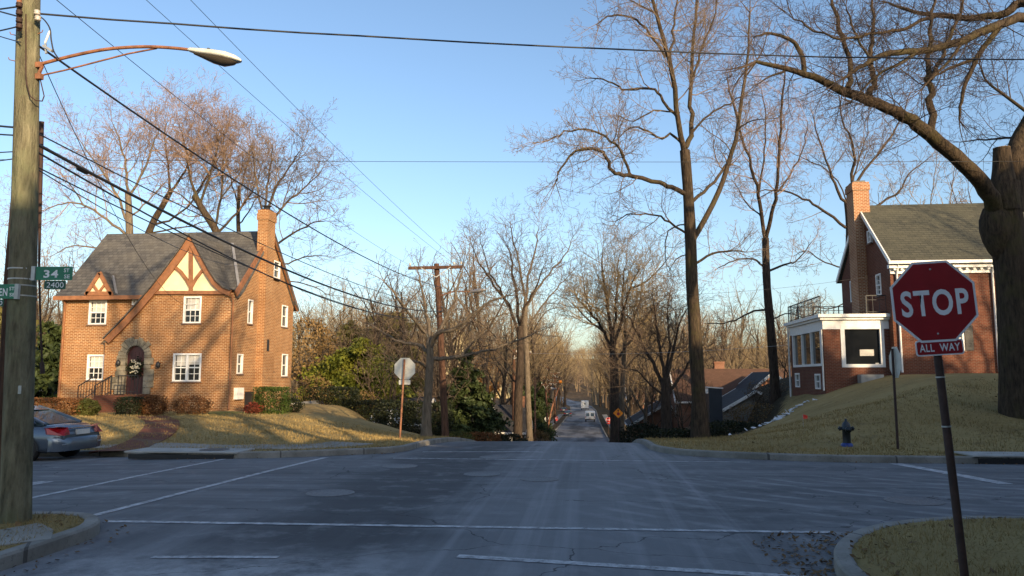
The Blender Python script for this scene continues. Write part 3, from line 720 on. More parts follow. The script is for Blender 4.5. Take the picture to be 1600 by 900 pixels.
    for k in range(420):
        a_ = rs.uniform(0, 2*math.pi); r_ = abs(rs.gauss(.26,.1)); p = c + Vector((math.cos(a_)*r_, -rs.uniform(0,.14), math.sin(a_)*r_*1.1 - .05)); s_ = rs.uniform(.03,.07)
        u = Vector((rs.uniform(-1,1),rs.uniform(-1,1),rs.uniform(-1,1))).normalized(); v = u.orthogonal().normalized(); wr.quad(p-u*s_-v*s_*.4, p+u*s_-v*s_*.4, p+u*s_+v*s_*.4, p-u*s_+v*s_*.4)
    wreath = wr.build('wreath', M['hedge_dark'], None); tag(wreath, 'green wreath with cream flowers hanging on the arched red door', 'wreath')
    bl = MB()
    for k in range(40):
        a_ = rs.uniform(0, 2*math.pi); r_ = rs.uniform(.05,.36); p = c + Vector((math.cos(a_)*r_, -.13-rs.uniform(0,.04), math.sin(a_)*r_ + .05)); bl.lathe(p, [(0,-.04),(.035,-.02),(.045,.0),(.03,.03),(0,.04)], 6)
    bl.build('flowers', M['stucco'], wreath)
    return root
tudor()

# ================= the brick house on the mound at the right
def colonial():
    X0 = atY(1395,500,39.65).x; YF = 39.65; YB = 47.0; YR = 43.3; X1 = X0+12.4; G = 1.2
    zE = at(1398,411,38.3).z; zR = at(1450,321,41.6).z
    root = empty('brick_house', Vector((X0+6, 43.3, 1.9)), 'red brick house on the mound with white cornice and glazed sunroom', 'house')
    fx = lambda px, py=540, Y=YF: atY(px, py, Y).x
    fz = lambda py, px=1450, Y=YF: atY(px, py, Y).z
    O = Vector((0,YF,0)); OL = Vector((X0,0,0))
    ly = lambda px, py: atX(px, py, X0).y; lz = lambda py, px: atX(px, py, X0).z
    U1 = (fx(1488), fx(1507), fz(446), fz(418)); L1 = (fx(1488), fx(1507), fz(548), fz(508)); U2 = (fx(1592), fx(1614), fz(446), fz(416)); L2 = (fx(1592), fx(1614), fz(550), fz(508)); U3 = (U2[0]+3.4, U2[1]+3.4, U2[2], U2[3])
    LW = [(-ly(1369,440), -ly(1377,440), lz(462,1373), lz(428,1373)), (-ly(1329,455), -ly(1335,455), lz(472,1332), lz(438,1332))]
    w = MB(); wall_holes(w, O, FU, FN, X0, X1, G, zE, [U1, L1, U2, L2, U3])
    wall_holes(w, OL, LU, LN, -YB, -YF, G, zE, LW)
    w.add([(X0,YF,zE),(X0,YB,zE),(X0,YR,zR-.1)], [(0,1,2)]); w.add([(X1,YF,zE),(X1,YB,zE),(X1,YR,zR-.1)], [(0,1,2)])
    w.quad((X1,YF,G),(X1,YB,G),(X1,YB,zE),(X1,YF,zE)); w.quad((X0,YB,G),(X1,YB,G),(X1,YB,zE),(X0,YB,zE))
    w.build('wall', M['brick_red'], root, fix=False)
    for q in (U1, L1, U2, L2, U3): window(root, O, FU, FN, *q, cols=3, rows=4, blind=.3)
    for q in LW: window(root, OL, LU, LN, *q, cols=2, rows=4)
    for q in (U1, L1, U2, L2, U3):
        for s in (0, 1):
            sh = MB(); a, b = (q[0]-.42, q[0]-.04) if s == 0 else (q[1]+.04, q[1]+.42); sh.obox(O, FU, FN, a, b, q[2], q[3], .004, .04)
            for k in range(9): z = q[2]+.08+(q[3]-q[2]-.16)*k/8; sh.obox(O, FU, FN, a+.05, b-.05, z-.012, z+.012, .04, .052)
            sh.build('shutter', M['iron'], root)
    a = (-ly(1361,370)-.25, -ly(1361,370)+.25, lz(380,1361), lz(360,1361)); window(root, OL + Vector((-.1,0,0)), LU, LN, *a, cols=2, rows=2)
    rf = MB(); xl, xr = X0-.18, X1+.2; ye, yb = YF-.42, YB+.42; ze = zE+.02
    top = [(x, y, z) for x in (xl, xr) for y, z in ((ye,ze),(YR,zR),(yb,ze))]; rf.add(top, [(0,1,4,3),(1,2,5,4)]); bt = [(x,y,z-.15) for x,y,z in top]; rf.add(bt, [(0,1,4,3),(1,2,5,4)])
    for b in (0,3): rf.add([top[b],top[b+1],top[b+2],bt[b],bt[b+1],bt[b+2]], [(0,1,4,3),(1,2,5,4)])
    rf.build('roof', M['shingle'], root)
    co = MB(); co.box(xl-.03, xr+.03, ye-.08, ye+.06, ze-.17, ze-.02); co.box(xl+.05, xr, YF-.3, YF-.003, ze-.36, ze-.175)
    co.box(X0-.02, X1, YF-.1, YF-.003, ze-.62, ze-.362)
    x = X0+.1
    while x < X1: co.box(x, x+.11, YF-.24, YF-.102, ze-.46, ze-.363); x += .34
    co.bar((xl+.02, ye, ze-.08), (xl+.02, YR, zR-.1), .20, .06, up=Vector((1,0,0))); co.bar((xl+.02, yb, ze-.08), (xl+.02, YR, zR-.1), .20, .06, up=Vector((1,0,0)))
    co.build('cornice', M['white'], root)
    zt = at(1350,288,41.6).z; ch = MB(); cx0 = X0-.52; ch.box(cx0, X0+.32, YR-.55, YR+.55, G, zt-.45); ch.box(cx0-.05, X0+.37, YR-.6, YR+.6, zt-.45, zt-.12); ch.box(cx0-.02, X0+.34, YR-.57, YR+.57, zt-.12, zt)
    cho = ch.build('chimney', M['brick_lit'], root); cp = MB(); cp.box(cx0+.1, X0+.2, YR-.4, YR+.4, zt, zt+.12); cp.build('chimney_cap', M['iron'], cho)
    for px in (1406.5, 1557):
        x = fx(px); tube_pipe('downpipe', M['white'], root, [(x, YF-.35, zE-.1), (x, YF-.09, zE-.65), (x, YF-.09, 2.1)], .055)
    # sunroom
    YS = 40.2; SX0 = atY(1287,540,YS).x; SB = atX(1235,540,SX0).y; zC = atY(1330,491,YS).z; OS = Vector((0,YS,0)); OSL = Vector((SX0,0,0))
    sx = lambda px: atY(px, 540, YS).x; sz = lambda py: atY(1345, py, YS).z
    sly = lambda px, py=545: -atX(px, py, SX0).y; slz = lambda py, px=1262: atX(px, py, SX0).z
    pw = (sx(1314), sx(1382), sz(574), sz(508)); tri = (sly(1239), sly(1284), slz(573), slz(516))
    b1 = (sly(1243,594), sly(1250,594), slz(605,1246), slz(583,1246)); b2 = (sly(1274,596), sly(1282.5,596), slz(608,1278), slz(584,1278))
    w = MB(); wall_holes(w, OS, FU, FN, SX0, X0, .4, zC-.75, [pw]); wall_holes(w, OSL, LU, LN, -SB, -YS, .2, zC-.75, [tri, b1, b2]); w.quad((SX0,SB,.2),(X0,SB,.2),(X0,SB,zC-.75),(SX0,SB,zC-.75))
    sr = w.build('sunroom', M['brick_red'], root, fix=False)
    window(sr, OS, FU, FN, *pw, cols=1, rows=1, fw=.2, sill=False, rec=.11, name='picture_window')
    window(sr, OSL, LU, LN, *tri, cols=1, rows=1, units=3, fw=.16, pane='pane_refl', sill=False, rec=.1)
    window(sr, OSL, LU, LN, *b1, cols=2, rows=2, fw=.09, sill=False); window(sr, OSL, LU, LN, *b2, cols=2, rows=2, fw=.09, sill=False)
    cn = MB()
    for o_, z0, z1 in ((.02,zC-.75,zC-.28), (.16,zC-.28,zC-.16), (.28,zC-.16,zC)): cn.box(SX0-o_, X0-.004 if o_ > .1 else X0-.004, YS-o_, SB+o_, z0, z1)
    cn.build('sunroom_cornice', M['white'], root)
    lw = MB(); lw.box(sx(1337), sx(1372), YS-.55, YS-.02, 1.5, 2.0); lw.build('garden_ledge', M['concrete'], root)
    rl = MB(); rz = zC; h = .95
    for (p, q) in (((SX0-.05,YS+.1),(SX0-.05,SB-.05)), ((SX0-.05,SB-.05),(X0-.1,SB-.05)), ((X0-1.0,YS+.1),(X0-.05,YS+.1))):
        p, q = Vector((*p,rz)), Vector((*q,rz)); rl.bar(p+Vector((0,0,h)), q+Vector((0,0,h)), .05); rl.bar(p+Vector((0,0,.12)), q+Vector((0,0,.12)), .03); rl.bar(p+Vector((0,0,h-.22)), q+Vector((0,0,h-.22)), .025)
        n = max(2, int((q-p).length/.28))
        for k in range(n+1): x = p+(q-p)*k/n; rl.bar(x, x+Vector((0,0,h)), .05 if k % 5 == 0 else .02)
    rl.build('balcony_railing', M['iron'], root)
    tube_pipe('downpipe', M['white_old'], root, [(SX0-.08, SB+.05, zC-.3), (SX0-.08, SB+.05, .6)], .05); tube_pipe('downpipe', M['white_old'], root, [(SX0-.07, YS+.06, zC-.76), (SX0-.07, YS+.06, 1.2)], .045)
    # paper sheet and desk seen inside the big window: set just behind the pane's face
    nt = MB(); nt.obox(OS, FU, FN, sx(1344), sx(1366), sz(556), sz(546), -.1, -.092); nt.build('window_notice', M['blind'], root)
    nb = MB(); nb.obox(OS, FU, FN, sx(1367.5), sx(1373), sz(574), sz(567), -.1, -.085); nb.build('window_lamp', M['blind'], root)
    return root
M['brick_lit'] = brick('sunlit_chimney_brick', (.36,.13,.05), (.24,.085,.035), (.62,.48,.32), h=.082, ms=.015)  # lit copy of the house brick: sunlight put into the brighter colour
colonial()

# ================= houses in the valley and behind the junction
def small_house(name, label, x, y, w, d, h, rh, axis='x', wall='brick_far', roof='shingle_dark', z=None, chim=None, wins=((.25,.5),(.75,.5)), door=None, gw=True, porch=False, group=None, sides=True):
    z = Hf(x, y) - .1 if z is None else z
    r = empty(name, Vector((x, y, z)), label, 'house', group); mb = MB(); x0, x1, y0, y1 = x-w/2, x+w/2, y-d/2, y+d/2; zt = z+h
    mb.box(x0, x1, y0, y1, z-1.5, zt)
    if axis == 'x':
        for X in (x0, x1): mb.add([(X,y0,zt),(X,y1,zt),(X,y,zt+rh)], [(0,1,2)])
    else:
        for Y in (y0, y1): mb.add([(x0,Y,zt),(x1,Y,zt),(x,Y,zt+rh)], [(0,1,2)])
    mb.build('wall', M[wall], r, fix=False)
    rf = MB(); o = .35; e = o*rh/((d if axis == 'x' else w)/2)
    if axis == 'x': T = [(X, Y, Z) for X in (x0-o, x1+o) for Y, Z in ((y0-o, zt-e), (y, zt+rh+.05), (y1+o, zt-e))]
    else: T = [(X, Y, Z) for Y in (y0-o, y1+o) for X, Z in ((x0-o, zt-e), (x, zt+rh+.05), (x1+o, zt-e))]
    B = [(a, b, c-.16) for a, b, c in T]; rf.add(T, [(0,1,4,3),(1,2,5,4)]); rf.add(B, [(0,1,4,3),(1,2,5,4)])
    ro = rf.build('roof', M[roof], r)
    vg = MB()
    for b in (0, 3):
        for i in (0, 1): vg.bar(Vector(T[b+i])-Vector((0,0,.09)), Vector(T[b+i+1])-Vector((0,0,.09)), .2, .1, up=Vector((1,0,0)) if axis == 'x' else Vector((0,1,0)))
    for i in (0, 2): vg.bar(Vector(T[i])-Vector((0,0,.1)), Vector(T[3+i])-Vector((0,0,.1)), .08, .16)
    vg.build('roof_trim', M['white_old'], r)
    if chim:
        c = MB(); cx, cy, ch = x+chim[0], y+chim[1], zt+rh+chim[2]; c.box(cx-.45, cx+.45, cy-.35, cy+.35, zt, ch); c.box(cx-.5, cx+.5, cy-.4, cy+.4, ch, ch+.18); c.build('chimney', M['brick_far'], ro)
    O = Vector((x0, y0, z))
    for u, v in wins: window(r, O, FU, FN, w*u-.45, w*u+.45, h*v-.3, h*v+.85, cols=2, rows=2, rec=-.03, sill=False)
    if sides:
        OX = Vector((x1, y0, z)); OW = Vector((x0, y1, z))
        for v in (.3,.7): window(r, OX, RU, RN, d*v-.45, d*v+.45, h*.5-.3, h*.5+.85, cols=2, rows=2, rec=-.03, sill=False)
        for v in (.3,.7): window(r, OW, LU, LN, d*v-.45, d*v+.45, h*.5-.3, h*.5+.85, cols=2, rows=2, rec=-.03, sill=False)
    if door is not None: db = MB(); db.obox(O, FU, FN, w*door-.45, w*door+.45, .1, 2.15, .005, .05); db.build('door', M['white_old'], r)
    if porch:
        p = MB(); p.box(x0+w*.1, x0+w*.5, y0-1.8, y0-.02, z+2.4, z+2.55)
        for k in (.12,.48): p.box(x0+w*k-.08, x0+w*k+.08, y0-1.75, y0-1.6, z-.5, z+2.4)
        p.build('porch', M['white_old'], r)
    return r
P = lambda px, D: at(px, 600, D)
q = P(1146, 72); small_house('brick_house', 'long low house with a reddish brown roof below the tall tree', q.x, q.y, 11, 8, 3.0, 2.6, 'x', 'brick_far', 'shingle_brown', z=at(1146,577,72).z-5.6, chim=(-1.2,.5,.55), wins=((.2,.5),(.5,.5),(.8,.5)))
M['stucco_far'] = plain('pale_yellow_render', (.62,.52,.30), .85, .1, 3)
M['siding'] = plain('grey_siding', (.18,.17,.15), .8, .15, 3)
q = P(1165, 60); small_house('siding_house', 'pale grey gabled house half hidden behind the slope', q.x, q.y, 6.0, 7, 2.7, 1.7, 'y', 'siding', 'shingle_dark', z=at(1163,610,56).z-4.4, wins=((.3,.5),(.62,.5)))
q = P(1192, 66); small_house('brick_house', 'dark roofed brick house between the grey gable and the second trunk', q.x, q.y, 6.5, 7, 3.2, 2.6, 'y', 'brick_far', 'shingle_dark', z=at(1163,582,66).z-5.8, wins=((.5,.5),))
q = P(1010, 78); small_house('brick_house', 'small brick house with a purplish roof behind the forked dark trees', q.x+1.5, q.y, 6.5, 8, 2.8, 1.9, 'y', 'brick_far', 'shingle_dark', z=at(1012,628,78).z-4.7, wins=((.5,.5),))
q = P(779, 66); small_house('brick_house', 'little brick house with white porch post beside the dark conifer', q.x, q.y, 4.6, 6, 2.7, 1.8, 'x', 'brick_far', 'shingle_dark', z=at(780,650,66).z-3.6, wins=((.3,.45),), door=.75, chim=(1.8,0,.6), porch=True)
q = P(672, 64); small_house('brick_house', 'low house with a wide dark blue roof behind the small tree', q.x, q.y, 9.5, 8, 2.6, 2.4, 'x', 'brick_far', 'shingle_dark', z=at(672,620,64).z-5.0, wins=((.2,.5),(.8,.5)))
q = P(481, 50); small_house('brick_house', 'small brick outbuilding with pale roof behind the house corner', q.x, q.y, 1.9, 4, 1.3, .9, 'y', 'brick_far', 'siding', z=at(482,628,50).z-2.2, wins=(), sides=False)
q = P(585, 62); small_house('siding_house', 'grey sided cottage hidden by dark hedges beyond the lawn', q.x, q.y, 9, 7, 2.7, 1.6, 'x', 'siding', 'shingle_dark', z=at(585,640,62).z-3.4, wins=((.3,.5),(.7,.5)))
q = P(770, 150); small_house('yellow_house', 'pale yellow house on the far slope between bare trees', q.x, q.y, 9, 8, 5.2, 2.6, 'x', 'stucco_far', 'shingle_dark', z=at(770,585,150).z-3.0, wins=((.2,.3),(.5,.3),(.8,.3),(.2,.75),(.8,.75)))
q = P(730, 170); small_house('yellow_house', 'cream house higher on the far slope behind the crossarm pole', q.x, q.y, 9, 8, 5.2, 2.6, 'y', 'stucco_far', 'shingle_dark', z=at(730,560,170).z-2.0, wins=((.25,.3),(.75,.3),(.25,.75),(.75,.75)))
q = P(1022, 130); small_house('brick_house', 'far red brick house right of the road beyond the diamond sign', q.x, q.y, 9, 8, 4.6, 2.6, 'x', 'brick_far', 'shingle_brown', wins=((.2,.3),(.5,.3),(.8,.3),(.2,.75),(.8,.75)))
q = P(40, 62); small_house('siding_house', 'house roof showing left of the big pole beyond the hedge', q.x, q.y, 9, 8, 3.0, 2.0, 'x', 'siding', 'shingle_dark', z=-1.8)
M['twig_shade'] = leafy('shaded_grey_twigs', (.05,.036,.028), (.10,.07,.052), .4, .8)  # darker twig copy for the lopped tree, its shade put into the colour
M['tan_leaf'] = leafy('tan_leaves', (.16,.10,.04), (.28,.18,.075), .8)
# ---------------------------------------------------------------- bare winter trees
class Tubes:
    def __init__(s): s.b = {}
    def add(s, pts, rad):
        pts = np.asarray(pts, float); rad = np.asarray(rad, float); rm = rad.max()
        sides = 10 if rm > .2 else 7 if rm > .07 else 5 if rm > .03 else 3
        s.b.setdefault((len(pts), sides), []).append((pts, rad))
    def arrays(s):
        VV = []; FF = []; off = 0
        for (n, k), L in s.b.items():
            Pn = np.stack([a for a, _ in L]); Rn = np.stack([b for _, b in L]); N = len(L)
            T = np.gradient(Pn, axis=1); T /= np.linalg.norm(T, axis=2, keepdims=True) + 1e-9
            ref = np.array([.31, .17, .93]) / np.linalg.norm([.31,.17,.93]); ref2 = np.array([.9,-.4,.1]); m = np.abs(T[:, :1] @ ref) > .85
            rf = np.where(m[..., None], ref2, ref); A = np.cross(T, np.broadcast_to(rf, T.shape)); A /= np.linalg.norm(A, axis=2, keepdims=True) + 1e-9
            B = np.cross(T, A); an = 2*np.pi*np.arange(k)/k
            ring = Pn[:, :, None, :] + Rn[:, :, None, None] * (A[:, :, None, :]*np.cos(an)[None,None,:,None] + B[:, :, None, :]*np.sin(an)[None,None,:,None])
            VV.append(ring.reshape(-1, 3)); base = off + (np.arange(N)*n*k)[:, None, None]
            i = (np.arange(n-1)*k)[None, :, None]; j = np.arange(k)[None, None, :]; j2 = (j+1) % k
            FF.append(np.stack([base+i+j, base+i+j2, base+i+k+j2, base+i+k+j], -1).reshape(-1, 4)); off += N*n*k
        return np.concatenate(VV), np.concatenate(FF)
    def mesh(s, name, origin):
        V, F = s.arrays(); return np_mesh(name, V - np.asarray(origin, float), F)
def unit(v): return v / (np.linalg.norm(v) + 1e-9)
class Grow:
    """levels of ever finer branches along a limb"""
    def __init__(s, seed, out, fine=3, space=(.75,.5,.3), ratio=(.42,.5,.55,.6), ang=(50,48,45,45), up=(.10,.05,.03,.02), wander=(.16,.2,.24,.25), rmin=.005, tip=.006):
        s.r = np.random.RandomState(seed); s.out = out; s.fine = fine; s.space = space; s.ratio = ratio; s.ang = ang; s.up = up; s.w = wander; s.rmin = rmin; s.tip = tip
    def path(s, p, d, L, n, w, up):
        pts = [np.asarray(p, float)]; d = unit(d)
        for i in range(n):
            d = unit(d + s.r.normal(0, w, 3) + np.array([0,0,up])); pts.append(pts[-1] + d*L/n)
        return np.array(pts)
    def kids(s, pts, rad, lv, Lref, t0=.2, dens=1.0):
        if lv >= s.fine: return
        seg = np.linalg.norm(np.diff(pts, axis=0), axis=1); L = seg.sum(); cum = np.concatenate([[0], np.cumsum(seg)])
        n = max(2, int(L*(1-t0)/s.space[lv]*dens)); az = s.r.uniform(0, 6.28)
        for k in range(n):
            t = t0 + (1-t0)*(k + s.r.uniform(.1,.9))/n; q = t*L; i = min(np.searchsorted(cum, q)-1, len(seg)-1); i = max(i, 0); f = (q-cum[i])/seg[i]
            p = pts[i]*(1-f) + pts[i+1]*f; r = rad[i]*(1-f) + rad[i+1]*f; d = unit(pts[i+1]-pts[i])
            az += 2.4 + s.r.uniform(-.5,.5); a = np.cross(d, [.2,.1,.97]); a = unit(a); b = np.cross(d, a); th = R(s.ang[lv] + s.r.normal(0, 10))
            nd = d*math.cos(th) + (a*math.cos(az) + b*math.sin(az))*math.sin(th)
            l = Lref*s.ratio[lv]*(1.1-.55*t)*s.r.uniform(.7,1.3); rr = min(r*.62, max(s.rmin, .011*l + .001)); ns = (6,4,3,2)[lv]
            P_ = s.path(p, nd, l, ns, s.w[lv], s.up[lv]); rd = np.linspace(rr, max(s.tip*.6, rr*.22), ns+1)
            s.out.add(P_, rd); s.kids(P_, rd, lv+1, l, .15)
def smooth_line(P_, n):
    P_ = np.asarray(P_, float); m = len(P_)
    if m < 3: t = np.linspace(0,1,n+1)[:,None]; return P_[0]*(1-t)+P_[-1]*t
    out = []
    for t in np.linspace(0, m-1, n+1):
        i = min(int(t), m-2); u = t-i; p0 = P_[max(i-1,0)]; p1 = P_[i]; p2 = P_[i+1]; p3 = P_[min(i+2,m-1)]
        out.append(.5*((2*p1)+(-p0+p2)*u+(2*p0-5*p1+4*p2-p3)*u*u+(-p0+3*p1-3*p2+p3)*u**3))
    return np.array(out)
def drawn_tree(label, D, trunk, limbs, seed, barkm='bark', twigm='twig', name='bare_tree', limb_parts=False, grow=None, group=None, base_z=None, flare=1.5, sink=.25, cat='tree'):
    """trunk, limbs: (points (px, py, metres nearer/farther), radius at both ends, [length of first twigs, density])"""
    g = dict(fine=3, rmin=max(.006, D*.00026), tip=max(.007, D*.0003)); g.update(grow or {})
    if len(g['space']) == 3: g['space'] = (*g['space'], g['space'][2]*.75)
    tp, tr0, tr1 = trunk
    rs = np.random.RandomState(seed + 100)
    P3 = lambda pts: np.array([at(p[0], p[1], D + (p[2] if len(p) > 2 else 0)) for p in pts])
    T = P3(tp); T = smooth_line(T, 14); base = Vector(T[0]); bz = Hf(base.x, base.y) if base_z is None else base_z
    T[0][2] = min(T[0][2], bz) - sink; n = len(T); rad = np.linspace(tr0, tr1, n)
    h = T[:,2] - T[0][2]; rad = rad * (1 + (flare-1)*np.exp(-h/.45))
    rad *= 1 + rs.uniform(-.035,.035,n)
    root = empty(name, (base.x, base.y, bz), label, cat, group); org = (base.x, base.y, bz)
    tt = Tubes(); tt.add(T, rad); to = link_obj('trunk', tt.mesh('trunk', org), M[barkm], root)
    cr = Tubes(); big = Tubes(); gr = Grow(seed, cr, **g)
    for lb in limbs:
        pts, r0, r1 = lb[:3]; L1 = lb[3] if len(lb) > 3 else 2.2; dn = lb[4] if len(lb) > 4 else 1.0; t0 = lb[5] if len(lb) > 5 else .25
        Q = P3(pts)
        if len(pts[0]) < 3:      # give every limb depth of its own, towards or away from the road
            k = rs.uniform(-1,1)*.55; w = np.linspace(0,1,len(Q)); span = np.linalg.norm(Q[-1]-Q[0])
            q2 = [at(p[0], p[1], D + k*span*w_) for p, w_ in zip(pts, w)]; Q = np.array(q2)
        m = max(8, len(Q)*3); Q = smooth_line(Q, m); jit = min(.022*np.linalg.norm(Q[-1]-Q[0])/3, .05) * (.35 if r0 > .15 else 1.0); Q[1:-1] += rs.normal(0, jit, Q[1:-1].shape)
        rd = r1 + (r0-r1)*(1-np.linspace(0,1,m+1))**.8
        if limb_parts:
            one = Tubes(); one.add(Q, rd); link_obj('limb', one.mesh('limb', org), M[barkm], root)
        else: big.add(Q, rd)
        gr.kids(Q, rd, 0, L1/.42, t0, dn)
        # the limb's end breaks into a spray
        for _ in range(3):
            d = unit(Q[-1]-Q[-3]) + rs.normal(0,.35,3); l = L1*rs.uniform(.5,.9); P_ = gr.path(Q[-1], d, l, 5, .15, .06); r_ = np.linspace(r1*.8, .005, 6); cr.add(P_, r_); gr.kids(P_, r_, 1, l*1.2, .1)
    if big.b: link_obj('limbs' if False else 'bough', big.mesh('bough', org), M[barkm], root)
    link_obj('crown', cr.mesh('crown', org), M[twigm], root)
    return root
def make_tree(seed, height, spread, trunk_h, r0, label=None, barkm='bark', twigm='twig', scaffolds=6, fine=3, space=(.8,.6,.38), upright=.5, loc=(0,0,0), cat='tree', group=None, name='bare_tree', stems=1, tip=.008, rmin=.006):
    rs = np.random.RandomState(seed); tt = Tubes(); cr = Tubes(); gr = Grow(seed+1, cr, fine=fine, space=space, tip=tip, rmin=rmin)
    for st in range(stems):
        lean = rs.normal(0, .05 if stems == 1 else .2, 2); sc = 1 if st == 0 else rs.uniform(.7,.95); rr = r0*(1 if stems == 1 else .75)
        P0 = np.array([rs.normal(0,.25)*(stems>1), rs.normal(0,.25)*(stems>1), -.4])
        T = gr.path(P0, [lean[0], lean[1], 1], height*.8*sc+.4, 12, .055, .04); n = len(T); tz = T[:,2]
        rad = rr*np.clip(1-(tz/height/sc)*.92, .05, 1.05); rad *= 1 + .5*np.exp(-(tz+.4)/.5); tt.add(T, rad)
        gr.kids(T[7:], rad[7:], 0, spread*.9, .0, 1.2)
        for k in range(scaffolds):
            f = trunk_h + (.78-trunk_h)*(k+rs.uniform(0,.8))/scaffolds; i = f/.8*12; a = int(min(i, 11)); u = i-a; p = T[a]*(1-u)+T[a+1]*u; r = (rad[a]*(1-u)+rad[a+1]*u)*.62
            az = k*2.4 + rs.uniform(-.4,.4); el = R(25 + 45*upright + rs.normal(0,8)); L = spread*(1.15-.55*(f-trunk_h))*rs.uniform(.75,1.15)
            d = np.array([math.cos(az)*math.cos(el), math.sin(az)*math.cos(el), math.sin(el)])
            Q = gr.path(p, d, L, 9, .13, .07); rd = np.linspace(r, .018, 10); tt.add(Q, rd); gr.kids(Q, rd, 0, L*.95, .22)
    root = empty(name, loc, label, cat, group)
    link_obj('trunk', tt.mesh('trunk', (0,0,0)), M[barkm], root); link_obj('crown', cr.mesh('crown', (0,0,0)), M[twigm], root)
    return root
def leaf_quads(C, size, rs, up=0.0, stretch=1.0):
    N = len(C); n = rs.normal(0,1,(N,3)); n[:,2] += up; n /= np.linalg.norm(n,axis=1,keepdims=True); a = np.cross(n, rs.normal(0,1,(N,3))); a /= np.linalg.norm(a,axis=1,keepdims=True); b = np.cross(n, a)
    s = size*rs.uniform(.6,1.4,(N,1)); a = a*s*stretch; b = b*s
    V = np.stack([C-a*.5, C+b*.35, C+a*.5, C-b*.35], 1).reshape(-1,3); F = np.arange(N*4).reshape(-1,4); return V, F
def leaf_mesh(name, C, size, rs, up=0.0, stretch=1.0):
    V, F = leaf_quads(np.asarray(C), size, rs, up, stretch); return np_mesh(name, V, F, False)
def make_conifer(seed, h, r, leaf='conifer', label=None, loc=(0,0,0), n=9000, size=.28, top=.05, group=None, name='evergreen_tree', shape=1.0, low=.04):
    rs = np.random.RandomState(seed); tt = Tubes(); z = np.linspace(-.4,h*.97,10); tt.add(np.stack([z*0,z*0,z],-1), np.linspace(.02*h+.05,.02,10)); C = []
    nb = int(h*9)
    for k in range(nb):
        f = low + (1-low)*(k+rs.uniform())/nb; zz = f*h; L = r*((1-f)**shape+top)*rs.uniform(.55,1.2); az = rs.uniform(0,6.28); dr = rs.uniform(-.25,.2)
        e = np.array([math.cos(az)*L, math.sin(az)*L, L*dr+.1*L]); t = np.linspace(0,1,5)[:,None]; Pp = np.array([0,0,zz]) + e*t + np.array([0,0,-.15*L])*t**2
        tt.add(Pp, np.linspace(.03,.006,5)); m = max(6, int(n/nb*(L/r+.25)*1.3)); tt_ = rs.uniform(.15,1.05,(m,1))**.7
        C.append(np.array([0,0,zz]) + e*tt_ + np.array([0,0,-.15*L])*tt_**2 + rs.normal(0,1,(m,3))*np.array([.13,.13,.09])*(L*.9+.25))
    root = empty(name, loc, label, 'tree', group); link_obj('trunk', tt.mesh('trunk',(0,0,0)), M['bark_dark'], root)
    link_obj('crown', leaf_mesh('crown', np.concatenate(C), size, rs, .3, 1.5), M[leaf], root); return root
def make_bush(name, label, loc, dims, leaf, seed, n=2600, size=.09, boxy=0.0, cat='shrub', group=None, twiggy=0, rz=0.0):
    """foliage through a volume: boxy=1 a clipped block, 0 a mound; plus a few stems"""
    rs = np.random.RandomState(seed); u = rs.normal(0,1,(n,3)); u /= np.linalg.norm(u,axis=1,keepdims=True)
    if boxy: m = np.abs(u).max(1, keepdims=True); u = u/(m**boxy)
    u *= rs.uniform(.72,1.03,(n,1)) ; ph = rs.uniform(0,6,3); bump = 1+.10*(1-boxy*.6)*np.sin(u[:,:1]*5+ph[0])*np.sin(u[:,1:2]*6+ph[1])*np.sin(u[:,2:]*5+ph[2])*2
    C = u*bump*np.array(dims)/2 + np.array([0,0,dims[2]/2]); root = empty(name, loc, label, cat, group, rz=rz)
    link_obj('foliage', leaf_mesh('foliage', C, size, rs, .2), M[leaf], root); t = Tubes()
    for k in range(9+twiggy):
        p = np.array([rs.uniform(-.3,.3)*dims[0], rs.uniform(-.3,.3)*dims[1], -.1]); q = p*1.3+np.array([0,0,dims[2]*rs.uniform(.5,1.0)]); t.add(smooth_line([p,(p+q)/2+rs.normal(0,.04,3),q],5), np.linspace(.014,.004,6))
    link_obj('stem', t.mesh('stem',(0,0,0)), M['bark'], root); return root

